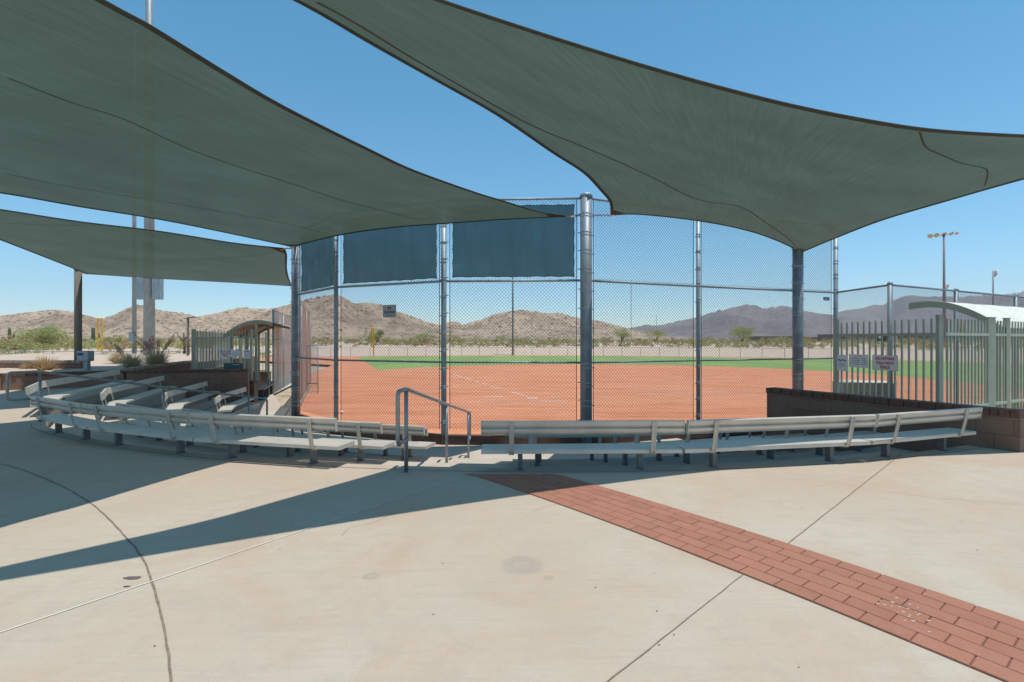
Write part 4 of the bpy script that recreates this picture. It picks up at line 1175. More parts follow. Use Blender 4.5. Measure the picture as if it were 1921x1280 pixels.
# ------------------------------------------------------------------ dugouts (arched roofs)
def arch_roof(name, base_low, across, along, width, length, z_low, z_high, zpk, label, nrib=3, posts=True, floor=-0.88, pu=(0.3, 1.2)):
    # base_low: foot of the rear (low) eave at the near end
    t = thing(name, (base_low.x, base_low.y, floor), label, 'dugout', 'dugouts with arched roofs')
    prof = []
    n_ = 20
    for i in range(n_+1):
        s = i/n_
        # asymmetric arc through (0,z_low), peak, (1,z_high)
        z = z_low*(1-s)**2+2*s*(1-s)*(2*zpk-(z_low+z_high)/2)*1.0+z_high*s*s
        prof.append((s*width, z))
    def pt(u, z, l): return base_low+across*u+along*l+UP*z
    rf = MB(); rf.smooth = True; nl = max(2, int(length/0.4))
    for i in range(n_):
        for j in range(nl):
            l0, l1 = length*j/nl, length*(j+1)/nl
            rf.face([pt(*prof[i], l0), pt(*prof[i], l1), pt(*prof[i+1], l1), pt(*prof[i+1], l0)])
    roofo = rf.build('roof', 'sage_roof', t)
    for j in range(nl+1):
        l_ = length*j/nl; rs = MB()
        if j % 3: continue
        rs.tube([pt(u, z+0.003, l_) for (u, z) in prof], 0.004, 4, True)
        rs.build('standing_seam', 'sage_roof', roofo)
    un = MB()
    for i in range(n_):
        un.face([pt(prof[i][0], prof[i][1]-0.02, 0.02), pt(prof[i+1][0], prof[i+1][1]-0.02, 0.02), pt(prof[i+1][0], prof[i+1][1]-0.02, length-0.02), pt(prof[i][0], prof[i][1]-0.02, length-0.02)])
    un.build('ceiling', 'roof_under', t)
    for k in range(nrib):
        l_ = 0.0+(length-0.05)*k/(nrib-1); rb = MB()
        for i in range(n_):
            a, b_ = prof[i], prof[i+1]
            w_ = 0.05; hh = 0.13
            vs = [pt(a[0], a[1]-0.021 if k else a[1]+0.004, l_-w_/2), pt(b_[0], b_[1]-0.021 if k else b_[1]+0.004, l_-w_/2), pt(b_[0], b_[1]-hh, l_-w_/2), pt(a[0], a[1]-hh, l_-w_/2)]
            vs2 = [v+along*w_ for v in vs]
            rb.mesh(vs+vs2, [(0, 1, 2, 3), (7, 6, 5, 4), (0, 4, 5, 1), (3, 2, 6, 7)]+([(0, 3, 7, 4)] if i == 0 else [])+([(1, 5, 6, 2)] if i == n_-1 else []))
        rb.build('roof_rib', 'sage_paint', t)
        if posts:
            for u in pu:
                zt = prof[int(n_*u/width)][1]-0.1
                q = MB(); q.box(base_low+across*u+along*l_+UP*((zt+floor)/2), (0.09, 0.09, zt-floor), (across, along, UP)); q.build('post', 'sage_paint', t)
    return t
perp = Vector((-0.463, 0.886, 0))
bl_ = Vector(((1884-960.5)/F*9.62, 9.62, 0))
arch_roof('dugout', bl_, perp, rd, 1.55, 5.0, EYE+0.24, EYE+0.80, EYE+0.745, 'right dugout with pale green arched metal roof behind the pickets', 3, True, FZ, (0.12,))
# left dugout
LA = Vector((-0.30, 0.954, 0))
base_l = P(418, 629, 18.9); base_l.z = 0
arch_roof('dugout', base_l, Vector((1, 0.05, 0)).normalized(), LA, 1.78, 6.0, EYE+0.20, EYE+0.68, EYE+0.72, 'left dugout with pale green arched metal roof beyond the wall', 3, True, -0.88)
LF = [(-11.72, 18.9), (-9.42, 18.5)]
pickets(LF, 0.02, EYE+0.38, 'sage green picket fence panel across the near end of the left dugout', 0.125)
pickets([(-11.9, 19.1), (-13.7, 24.8)], 0.02, EYE+0.38, 'sage green rear picket fence of the left dugout', 0.16)
pickets([(-12.2, 25.4), (-13.4, 25.3)], -0.3, EYE+0.38, 'sage green picket fence closing the far end of the left dugout', 0.16)
# dark low walls in the left dugout
q = MB(); 
block_wall([(-12.0, 19.2), (-13.8, 24.9)], -0.9, [0.02, 0.02], 0.2, 'dark low block wall at the rear of the left dugout')
block_wall([(-13.7, 25.2), (-11.9, 25.2)], -0.9, [-0.05, -0.05], 0.2, 'dark low block wall at the far end of the left dugout')
# dugout bench
t = thing('dugout_bench', (-10.3, 21.5, -0.88), 'narrow wooden bench standing inside the left dugout', 'bench')
A = Vector((-9.75, 19.8, 0)); B = Vector((-11.1, 24.0, 0)); d = (B-A).normalized(); nn = Vector((-d.y, d.x, 0))
q = MB(); q.box((A+B)/2-UP*0.43, ((B-A).length, 0.28, 0.04), (d, nn, UP)); q.build('seat', 'curb_wood', t)
for k in range(4):
    p = A+(B-A)*(0.06+0.29*k); q = MB(); q.box(p-UP*0.665, (0.06, 0.2, 0.43), (d, nn, UP)); q.build('leg', 'dark_bronze', t)
# teal box hung on the left pickets + papers
ld_ = (Vector((*LF[1], 0))-Vector((*LF[0], 0))).normalized()
def on_left(px, py, off=0.03):
    k = (px-960.5)/F; A = Vector((*LF[0], 0)); d = Vector((*LF[1], 0))-A
    s = (k*A.y-A.x)/(d.x-k*d.y); p = A+d*s; p.z = EYE-(py-640)/F*p.y
    return p+ld_.cross(UP)*off
simple('teal_box', (0.05, 0.12, 0.13), 0.5, 0.1, 0.2, 4)
t = thing('wall_box', on_left(440, 691), 'dark teal box fixed low on the left dugout pickets', 'box')
q = MB(); q.box(on_left(440, 687, 0.06), (0.72, 0.08, 0.22), (ld_, ld_.cross(UP), UP), None, 0.006); q.build('box_body', 'teal_box', t)
q = MB(); q.box(on_left(447, 684, 0.104), (0.26, 0.008, 0.03), (ld_, ld_.cross(UP), UP)); q.build('label_strip', 'sign_grey', t)
sign('rule_sign', on_left(424.5, 663), ld_, 0.56, 0.30, 'sign_white', 'white sign with red rule lettering on the left dugout pickets', [
    ('NO HITTING', 0.078, 0.07, 'ink_red', 0), ('BALLS INTO', 0.078, -0.01, 'ink_red', 0), ('FENCE', 0.078, -0.09, 'ink_red', 0)], 'sign')
X2 = (ld_*math.cos(R_(18))+UP*math.sin(R_(18)))
t = thing('paper_notice', on_left(443, 672, 0.05), 'crooked white paper notice overlapping the red sign at left', 'notice')
q = MB(); Nn = ld_.cross(UP); U2 = Nn.cross(X2).normalized()
if U2.z < 0: U2 = -U2
cc = on_left(443.5, 664, 0.045)
q.box(cc, (0.34, 0.004, 0.30), (X2, Nn, U2)); q.build('sheet', 'sign_white', t)
q = MB()
for k in range(5): q.box(cc+Nn*0.003+U2*(0.07-0.035*k), (0.24, 0.001, 0.007), (X2, Nn, U2))
q.build('print', 'sign_grey', t)
t = thing('paper_notice', on_left(464.5, 672, 0.05), 'square white paper notice right of the crooked one at left', 'notice')
q = MB(); cc = on_left(464.5, 664.5, 0.04); q.box(cc, (0.29, 0.004, 0.32), (ld_, Nn, UP)); q.build('sheet', 'sign_white', t)
q = MB(); q.box(cc+Nn*0.003+UP*0.09, (0.16, 0.001, 0.03), (ld_, Nn, UP))
for k in range(4): q.box(cc+Nn*0.003+UP*(0.02-0.04*k), (0.2, 0.001, 0.006), (ld_, Nn, UP))
q.build('print', 'ink_blue', t)

# left field side fences
def tall_fence(pts, z0, z1, label, rails, mesh='wire_pale', pitch=0.079, r=0.0042, pr=0.04):
    t = thing('side_fence', (pts[0][0], pts[0][1], z0), label, 'fence')
    for (x, y) in pts:
        q = MB(); q.smooth = True; q.tube([(x, y, z0), (x, y, z1+0.03)], pr, 10); q.build('post', 'galvanized', t)
    for i in range(len(pts)-1):
        A, B = Vector((*pts[i], 0)), Vector((*pts[i+1], 0)); d = (B-A).normalized()
        for z in rails:
            q = MB(); q.smooth = True; q.tube([A+d*pr+UP*z, B-d*pr+UP*z], 0.021, 8); q.build('rail', 'galvanized', t)
        q = MB(); chain(q, A+d*0.05, B-d*0.05, z0+0.05, z1, pitch, r); q.build('chain_mesh', mesh, t)
    return t
def lp(a, b_, s): return (a[0]+(b_[0]-a[0])*s, a[1]+(b_[1]-a[1])*s)
fa, fb = (-6.55, 15.4), (-9.85, 25.0)
tall_fence([fa, lp(fa, fb, 0.33), lp(fa, fb, 0.66), fb], -0.85, ZM, 'tall pale chain link fence running away beside the left dugout walkway', (ZM, ZL, -0.75))
t = MB(); A = Vector((*fa, 0)); B = Vector((*fb, 0)); d = (B-A).normalized()
t.box((A+B)/2+UP*(-0.79), ((B-A).length, 0.10, 0.26), (d, Vector((-d.y, d.x, 0)), UP)); tag(t.build('curb_board', 'curb_wood'), 'pale board curb at the foot of the left side fence', 'curb')
ga, gb = (-10.4, 22.3), (-13.2, 31.6)
tall_fence([ga, lp(ga, gb, 0.33), lp(ga, gb, 0.66), gb], -0.85, ZM, 'tall chain link fence in front of the left dugout opening', (ZM, ZL+0.55))
tall_fence([(-8.75, 21.8), (-8.15, 21.5)], -0.85, EYE-0.2, 'open chain link gate frame by the left fence on the clay', (EYE-0.2, -0.35, -0.8), pr=0.022)

# outfield fence, low
t = thing('outfield_fence', (HX, HY+RF+0.6, FZ), 'low chain link outfield fence along the foot of the sand berm', 'fence')
pp_ = [polar(HX, HY, RF+1.2, R_(6)+R_(116)*i/44) for i in range(45)]
q = MB()
for x, y in pp_: q.tube([(x, y, FZ), (x, y, FZ+1.25)], 0.025, 6)
tag(q.build('posts', 'dark_bronze', t), None, None)
q = MB()
for a, b_ in zip(pp_, pp_[1:]):
    q.tube([(a[0], a[1], FZ+1.24), (b_[0], b_[1], FZ+1.24)], 0.016, 5)
q.build('top_rail', 'weathered_post', t)
q = MB()
for a, b_ in zip(pp_, pp_[1:]): chain(q, a, b_, FZ+0.03, FZ+1.22, 0.30, 0.0025)
q.build('chain_mesh', 'wire_pale', t)
t = thing('low_fence', (-40, 48, FZ), 'low chain link fence with pale top rail at far left', 'fence')
pp_ = [(-62+3.05*i, 49.0-0.05*i) for i in range(12)]
for x, y in pp_:
    q = MB(); q.tube([(x, y, FZ-0.2), (x, y, 0.45)], 0.045, 6); q.build('post', 'galvanized', t)
q = MB()
for a, b_ in zip(pp_, pp_[1:]): q.tube([(a[0], a[1], 0.45), (b_[0], b_[1], 0.45)], 0.035, 6)
q.build('top_rail', 'galvanized', t)
q = MB()
for a, b_ in zip(pp_, pp_[1:]): chain(q, a, b_, FZ-0.1, 0.44, 0.2, 0.003)
q.build('chain_mesh', 'wire_pale', t)

# ------------------------------------------------------------------ poles
def pole(name, px, D, z0, ytop, r0, r1, mat, label, cat='light pole', group=None, heads=None):
    X = (px-960.5)/F*D; zt = EYE+(640-ytop)/F*D
    t = thing(name, (X, D, z0), label, cat, group)
    q = MB(); q.smooth = True; q.tube([(X, D, z0), (X, D, (z0+zt)/2), (X, D, zt)], r0, 14, True, r1); q.build('pole', mat, t)
    q = MB(); q.lathe((X, D, z0), [(r0*1.7, 0), (r0*1.7, 0.05), (r0*1.1, 0.08), (r0*1.05, 0.09)], 12); q.build('base_plate', mat, t)
    return t, X, D, zt
def flood(t, c, s, yaw):
    # dome-shaped floodlight: shallow bowl, visor and bracket, one head
    q = MB(); q.smooth = True
    c = Vector(c); ax = Vector((math.sin(yaw)*0.8, -math.cos(yaw)*0.8, -0.6)).normalized()
    a = ax.cross(UP).normalized(); b_ = ax.cross(a)
    prof = [(0.10, -0.42), (0.26, -0.34), (0.42, -0.15), (0.5, 0.0), (0.52, 0.03)]
    n_ = 12; vs = [c+(a*math.cos(2*math.pi*k/n_)+b_*math.sin(2*math.pi*k/n_))*(r*s)+ax*(h*s) for r, h in prof for k in range(n_)]
    q.mesh(vs, [(i*n_+k, i*n_+(k+1) % n_, (i+1)*n_+(k+1) % n_, (i+1)*n_+k) for i in range(4) for k in range(n_)]+[tuple(reversed(range(n_)))])
    h = q.build('floodlight', 'aluminium', t)
    g_ = MB(); g_.mesh([c+(a*math.cos(2*math.pi*k/n_)+b_*math.sin(2*math.pi*k/n_))*(0.49*s)+ax*(0.01*s) for k in range(n_)], [tuple(range(n_))]); g_.build('lens', 'lamp_glass', h)
t, X, D, zt = pole('light_pole', 280, 30, 0.3, -260, 0.30, 0.15, 'galvanized', 'huge thick galvanized light pole at left rising behind the sail')
for k in range(4): flood(t, (X-1.5+k, D-0.1, zt), 0.7, 0)
q = MB(); q.box((X, D, zt-0.3), (4, 0.1, 0.1)); q.build('crossarm', 'galvanized', t)
for (xa, xb, nm) in ((258, 273, 0), (288, 304, 0)):
    a, b_ = P(xa, 522, 29.9), P(xb, 562, 29.9)
    q = MB(); q.box((a+b_)/2, (abs(b_.x-a.x), 0.3, abs(a.z-b_.z)), None, None, 0.01); q.build('electrical_cabinet', 'galvanized', t)
t, X, D, zt = pole('utility_pole', 252, 40, 0.0, 60, 0.16, 0.10, 'galvanized', 'slim galvanized pole just left of the huge light pole', 'pole')
q = MB(); q.box(P(246, 632, 39.8), (0.22, 0.2, 0.75)); q.build('meter_box', 'galvanized', t)
q = MB(); q.box(P(242, 617, 39.9), (0.6, 0.06, 0.06)); q.build('arm', 'galvanized_grey', t)
t, X, D, zt = pole('lamp_post', 352.5, 30, 0.2, 595, 0.075, 0.065, 'weathered_post', 'brown lamp post with short arm left of the left dugout', 'lamp post')
q = MB(); q.box((X+0.22, D, zt-0.03), (0.44, 0.16, 0.07), None, None, 0.01); q.build('lamp_head', 'weathered_post', t)
pole('utility_pole', 962, 79, FZ, 480, 0.16, 0.12, 'galvanized_grey', 'thin grey pole at the outfield fence seen through the backstop', 'pole')
t, X, D, zt = pole('light_pole', 1771, 95, FZ, 441, 0.26, 0.16, 'pole_paint', 'tall field light pole with five floodlights at upper right')
for k, (hx, hy) in enumerate([(1745, 443), (1757, 441.5), (1771, 440), (1785, 438.5), (1797, 437.5)]):
    flood(t, P(hx, hy, 95), 0.85, (k-2)*0.4)
q = MB(); q.tube([P(1743, 443.5, 95.3), P(1799, 438, 95.3)], 0.05, 6); q.build('crossarm', 'pole_paint', t)
t, X, D, zt = pole('light_pole', 1863, 150, FZ, 508, 0.24, 0.15, 'pole_paint', 'field light pole at the right edge with two stacked floodlights')
flood(t, P(1870, 511, 150), 1.5, 0.9); flood(t, P(1869, 517, 150), 1.4, 0.9)
t, X, D, zt = pole('light_pole', 1773.5, 160, FZ, 534, 0.22, 0.15, 'pole_paint', 'farther light pole just right of the five lamp pole')
flood(t, P(1780, 536, 160), 1.4, 0.9); flood(t, P(1778, 540.5, 160), 1.2, 0.9)
# masts
def mast(px, D, ytop, w, label):
    X = (px-960.5)/F*D; zt = EYE+(640-ytop)/F*D
    t = thing('radio_mast', (X, D, 0), label, 'mast')
    n_ = 14
    for k in range(n_):
        z0, z1 = zt*k/n_, zt*(k+1)/n_
        q = MB()
        for a in range(3):
            p = Vector((X+w*math.cos(a*2.094), D+w*math.sin(a*2.094), 0)); p2 = Vector((X+w*math.cos((a+1)*2.094), D+w*math.sin((a+1)*2.094), 0))
            q.tube([p+UP*z0, p+UP*z1], w*0.16, 4); q.tube([p+UP*z0, p2+UP*z1], w*0.1, 4)
        q.build('mast_section', 'mast_red' if k in (10, 11) else 'galvanized_grey', t)
mast(1184, 600, 526, 0.5, 'tall thin lattice radio mast with red section beyond the berm')
mast(1231.5, 900, 592, 0.5, 'shorter thin mast beyond the berm right of the tall one')
# yellow foul pole at left and a second one behind the fence
def foul_pole(px0, px1, D, y0, y1, yb, label):
    t = thing('foul_pole', ((px1-960.5)/F*D, D, FZ), label, 'foul pole', 'yellow foul poles')
    a = P(px1, y0, D); b_ = P(px1, y1, D); c = P(px0, y0, D); d_ = P(px0, y1, D); g_ = Vector((a.x, D, FZ))
    r = 0.075*D/60
    q = MB(); q.tube([g_, a], r, 8); q.build('pole', 'yellow_paint', t)
    q = MB(); q.tube([a, c], r, 8); q.tube([c, d_], r, 8); q.tube([d_, b_], r, 8)
    q.build('wing_frame', 'yellow_paint', t)
    q = MB(); n_ = 20
    for k in range(1, n_):
        z = d_.z+(c.z-d_.z)*k/n_; q.tube([(c.x, D, z), (a.x, D, z)], 0.012, 4, False)
    q.build('wing_mesh', 'yellow_paint', t)
foul_pole(183, 192, 58, 598, 657, 677, 'yellow foul pole with narrow wing frame at far left')
foul_pole(697, 701, 74, 616, 650, 668, 'yellow foul pole behind the left part of the backstop')
# pedestal box
t = thing('utility_pedestal', P(160, 697, 17.6)-UP*0.2, 'grey utility box on a square post beside the brown shade post', 'utility box')
q = MB(); q.box(P(160.5, 668, 17.6), (0.40, 0.28, 0.36), None, None, 0.02); b_ = q.build('box_body', 'galvanized', t)
q = MB(); q.box(P(157, 664.5, 17.6)-Vector((0, 0.145, 0)), (0.19, 0.006, 0.09)); q.build('sticker', 'ink_blue', t)
q = MB(); q.box(P(163, 690, 17.6), (0.14, 0.14, 0.55)); q.build('pedestal_post', 'galvanized', t)

# small field signs at right
t = thing('field_sign', (P(1655, 640, 60).x, 60, FZ), 'small black and white sign on a thin post in right field', 'sign')
q = MB(); q.tube([(t.location.x+0.1, 60, FZ), (t.location.x+0.1, 60, EYE)], 0.06, 6); q.build('pole', 'ink_black', t)
q = MB(); q.box(P(1655, 635, 59.9), (1.3, 0.06, 0.62)); q.build('sign_panel', 'black_panel', t)
q = MB(); q.box(P(1651, 633, 59.8), (0.35, 0.03, 0.2)); q.build('printed_patch', 'sign_white', t)
t = thing('hazard_board', (P(1678, 635, 62).x, 62, FZ), 'black and white striped board beside the small field sign', 'sign')
q = MB(); q.box(P(1678.5, 634, 62), (0.6, 0.05, 0.9)); q.build('sign_panel', 'sign_white', t)
q = MB()
for k in range(4):
    z = -0.33+0.22*k; c = P(1678.5, 634, 61.96)+UP*z
    q.mesh([c+Vector((-0.3, -0.02, -0.1)), c+Vector((0.3, -0.02, 0.04)), c+Vector((0.3, -0.02, 0.13)), c+Vector((-0.3, -0.02, -0.01))], [(0, 1, 2, 3)])
q.build('stripes', 'ink_black', t)
q = MB(); q.tube([(t.location.x, 62, FZ), (t.location.x, 62, EYE)], 0.05, 6); q.build('pole', 'ink_black', t)

# distant buildings
def building(px0, px1, D, y0, dep, wall, roof, label, z0=0.6, gable=False):
    x0, x1 = (px0-960.5)/F*D, (px1-960.5)/F*D; zt = EYE+(640-y0)/F*D
    t = thing('building', ((x0+x1)/2, D, z0), label, 'building')
    q = MB(); q.box(((x0+x1)/2, D+dep/2, (z0+zt)/2), (x1-x0, dep, zt-z0)); q.build('wall', wall, t)
    q = MB(); q.box(((x0+x1)/2, D+dep/2, zt+0.15), (x1-x0+0.6, dep+0.6, 0.3)); q.build('roof', roof, t)
    n_ = max(2, int((x1-x0)/6)); 
    for k in range(min(n_, 10)):
        q = MB(); q.box((x0+(x1-x0)*(k+0.5)/min(n_, 10), D-0.03, z0+(zt-z0)*0.5), (1.6, 0.05, (zt-z0)*0.35)); q.build('window', 'black_panel', t)
building(1424, 1492, 260, 632, 14, 'far_wall', 'slate_roof', 'long low brown building beyond the berm at centre right')
building(1500, 1560, 270, 633.5, 14, 'far_wall', 'slate_roof', 'low brown building just right of the longer one')
building(1572, 1745, 240, 628, 16, 'far_wall', 'slate_roof', 'long brown building seen between the right pickets')
building(1794, 1850, 200, 625, 12, 'blue_wall', 'slate_roof', 'blue building seen between the right pickets')
building(1880, 1935, 210, 627, 12, 'blue_wall', 'slate_roof', 'second blue building at the right edge')
for (a, b2, y) in ((872, 898, 642.5), (928, 953, 641.5), (998, 1024, 641.5)):
    D = 120; c = P((a+b2)/2, y, D)
    t = thing('guard_rail', (c.x, D, 0.8), {872: 'leftmost', 928: 'middle', 998: 'rightmost'}[a]+' of three distant white rails on the berm', 'rail', 'distant white rails')
    q = MB(); q.box(c, ((b2-a)/F*D, 0.15, 0.32)); q.build('beam', 'white_paint', t)
    for s in (-0.4, 0, 0.4):
        q = MB(); q.box((c.x+s*(b2-a)/F*D, D+0.1, c.z-0.25), (0.12, 0.1, 0.6)); q.build('post', 'white_paint', t)
# rip-rap patch on the berm
q = MB()
for i in range(420):
    px = random.uniform(1404, 1446); py = random.uniform(652, 669)
    if px < 1404+(669-py)*0.5-2: continue
    D = 78+(669-py)*0.34; p = P(px, py, D); s = random.uniform(0.25, 0.55)
    a = random.random()*6; dd = Vector((math.cos(a), math.sin(a), 0.3*random.random())).normalized(); e1 = dd.cross(UP).normalized()
    q.box(p, (s, s*0.8, s*0.6), (dd, e1, dd.cross(e1)), None, s*0.12)
tag(q.build('riprap', 'stone'), 'patch of grey loose stones on the sandy berm', 'stones', kind='stuff')

# ------------------------------------------------------------------ plants
def leaf_cloud(mb, c, rx, ry, rz, n, s, lobes=7, seed=0, elong=1.6):
    rnd = random.Random(seed)
    lb = []
    for i in range(lobes):
        a = rnd.random()*6.28; k = rnd.random()**0.5*0.7
        lb.append((Vector((c[0]+rx*k*math.cos(a), c[1]+ry*k*math.sin(a), c[2]+rz*(rnd.random()*1.2-0.5))), 0.32+0.3*rnd.random()))
    for i in range(n):
        L_, kr = lb[rnd.randrange(lobes)]
        v = Vector((rnd.gauss(0, 1), rnd.gauss(0, 1), rnd.gauss(0, 1))).normalized()*(rnd.random()**0.45)
        p = L_+Vector((v.x*rx*kr, v.y*ry*kr, v.z*rz*kr*1.1))
        d = Vector((rnd.gauss(0, 1), rnd.gauss(0, 1), rnd.gauss(0.3, 0.8))).normalized(); e_ = d.cross(Vector((rnd.gauss(0, 1), rnd.gauss(0, 1), rnd.gauss(0, 1)))).normalized()
        ss = s*(0.6+0.8*rnd.random())
        mb.face([p-d*ss*elong-e_*ss*0.3, p+d*ss*0.2-e_*ss*0.5, p+d*ss*elong, p+d*ss*0.1+e_*ss*0.5])
def tree(px, ytop, ybase, D, wpx, label, mat='leaf_mesquite', n=1500, seed=1, group='desert trees beyond the field', cat='tree'):
    X = (px-960.5)/F*D; zb = EYE-(ybase-640)/F*D; zt = EYE-(ytop-640)/F*D; h = zt-zb; w = wpx/F*D
    t = thing('desert_tree', (X, D, zb), label, cat, group)
    rnd = random.Random(seed)
    q = MB(); q.smooth = True
    for k in range(5):
        a = rnd.random()*6.28; e_ = Vector((math.cos(a)*w*0.28, math.sin(a)*w*0.2, h*0.62))
        q.tube([Vector((X, D, zb-0.2)), Vector((X, D, zb))+e_*0.35+UP*h*0.05, Vector((X, D, zb))+e_], h*0.035, 6, True, h*0.008)
    q.build('trunk', 'bark', t)
    c = MB(); leaf_cloud(c, (X, D, zb+h*0.55), w*0.5, w*0.4, h*0.42, n, h*0.030, 11, seed)
    c.build('crown', mat, t)
tree(88, 612, 656, 72, 95, 'wide pale green desert tree at the far left', n=3400, seed=3)
tree(1391, 612, 642, 130, 58, 'bushy green tree on the berm left of the rear shade post', n=2200, seed=5)
tree(1229, 618, 641, 140, 46, 'round green tree on the berm between fence posts', n=1500, seed=6)
tree(1166, 615, 640, 145, 40, 'green tree on the berm just right of the middle post', n=1400, seed=8)
tree(704, 616, 650, 110, 42, 'yellow green tree behind the left foul pole', n=1500, seed=9)
tree(795, 622, 648, 115, 50, 'wide olive tree seen left of the second fence post', n=1400, seed=10)
tree(848, 625, 642, 120, 30, 'small olive tree right of the second fence post', n=900, seed=12)
tree(895, 628, 642, 130, 34, 'low olive tree near the leftmost distant white rail', n=800, seed=13)
tree(940, 627, 642, 135, 30, 'low olive tree above the middle distant white rail', n=800, seed=14)
tree(1060, 630, 643, 135, 30, 'low olive tree left of the middle shade post', n=700, seed=15)
tree(1803, 608, 636, 190, 24, 'dark green tree between the right pickets', 'leaf_scrub_green', 900, 16)
for i_, (a_, b_, w_) in enumerate([(610, 630, 34), (650, 629, 30), (675, 631, 26), (735, 629, 30), (765, 630, 34), (985, 631, 26), (1130, 631, 24), (1300, 632, 24), (1340, 633, 22)]):
    tree(a_, b_, 644, 120+i_*3, w_, ['pale bush at the foot of the brown hill, seen by the first fence post', 'pale bush just left of the yellow pole behind the fence', 'low bush touching the left side of the yellow pole', 'low bush beneath the grey CAUTION sign', 'round bush left of the second tall fence post', 'low bush under the rightmost distant white rail', 'low bush right of the middle shade post', 'low bush behind the third tall fence post', 'low bush between third fence post and bushy green tree'][i_], 'leaf_mesquite', 600, 40+i_)
tree(215, 628, 660, 100, 40, 'dull green bush by the far left foul pole', 'leaf_scrub_green', 900, 18)
tree(30, 636, 662, 90, 60, 'olive bush left of the wide desert tree', 'leaf_scrub_green', 1200, 20)
# scrub belt
q = MB(); q2 = MB()
rnd = random.Random(11)
for i in range(3600):
    a = R_(rnd.uniform(32, 150)); r = 66.5+rnd.random()**1.9*330
    x, y = HX+r*math.cos(a), HY+r*math.sin(a)
    if y < 40: continue
    if r < 69 and rnd.random() < 0.5: continue
    dens = noise.noise(Vector((x*0.03, y*0.03, 2)))
    if dens < -0.15 and rnd.random() < 0.8: continue
    s = rnd.uniform(0.35, 0.9)*(1.0 if r < 85 else 1.9)
    leaf_cloud(q if rnd.random() < 0.62 else q2, (x, y, 0.45+s*0.35+min(0.5, (r-66)*0.004)), s*1.1, s*1.1, s*0.7, 26, s*0.16, 4, i)
tag(q.build('desert_scrub', 'leaf_scrub'), 'brown desert scrub growing on the flat beyond the berm', 'scrub', kind='stuff')
tag(q2.build('green_scrub', 'leaf_scrub_green'), 'olive creosote scrub growing on the flat beyond the berm', 'scrub', kind='stuff')
q = MB()
for i in range(800):
    px = rnd.uniform(-100, 520); D = 50+rnd.random()**1.3*120
    x = (px-960.5)/F*D; s = rnd.uniform(0.4, 1.2)
    if px > 60 and D < 66: continue
    leaf_cloud(q, (x, D, -0.95+s*0.4+(1.6 if D > 85 else 0)), s*1.3, s*1.3, s*0.7, 30, s*0.17, 4, 5000+i)
def berm_z(x, y):
    r = math.hypot(x-HX, y-HY); return lerp_tab(r, rows)
for i in range(420):
    px = rnd.uniform(-120, 78) if i < 300 else rnd.uniform(80, 380); D = rnd.uniform(50, 62) if i < 300 else rnd.uniform(58, 75)
    x = (px-960.5)/F*D; s = rnd.uniform(0.35, 0.8)
    leaf_cloud(q, (x, D, berm_z(x, D)+s*0.3), s*1.2, s*1.2, s*0.7, 30, s*0.15, 4, 9000+i)
tag(q.build('roadside_scrub', 'leaf_scrub_green'), 'yellow green scrub on the sand beyond the low left fence', 'scrub', kind='stuff')
# saguaros and a snag
def saguaro(px, ytop, D, label):
    X = (px-960.5)/F*D; zt = EYE+(640-ytop)/F*D
    t = thing('saguaro_cactus', (X, D, 0.3), label, 'cactus', 'saguaro cacti on the desert flat')
    q = MB(); q.smooth = True; q.tube([(X, D, 0.2), (X, D, zt*0.6), (X, D, zt*0.95), (X, D, zt)], 0.45, 10, True, 0.3); q.build('stem', 'cactus', t)
    q = MB(); q.smooth = True; q.tube(bend_path([(X, D, zt*0.42), (X+1.3, D, zt*0.45), (X+1.3, D, zt*0.75)], 0.6), 0.26, 8); q.build('arm', 'cactus', t)
saguaro(175, 615, 120, 'dark saguaro cactus left of the yellow foul pole'); saguaro(18, 616, 150, 'saguaro cactus at the far left edge')
X, D = (345-960.5)/F*34, 34
t = thing('dead_tree', (X, D, 0.3), 'bare dead snag beside the brown lamp post', 'tree')
q = MB(); q.smooth = True
q.tube([(X, D, 0), (X+0.05, D, 1.0), (X-0.02, D, 2.0)], 0.10, 7, True, 0.05); q.tube([(X+0.3, D, 0), (X+0.33, D, 1.2), (X+0.25, D, 1.9)], 0.07, 7, True, 0.04)
q.tube([(X, D, 1.4), (X-0.3, D, 1.7), (X-0.5, D, 2.05)], 0.05, 6, True, 0.015); q.tube([(X, D, 1.5), (X+0.25, D, 1.8), (X+0.5, D, 2.0)], 0.04, 6, True, 0.012)
q.build('trunk', 'bark', t)
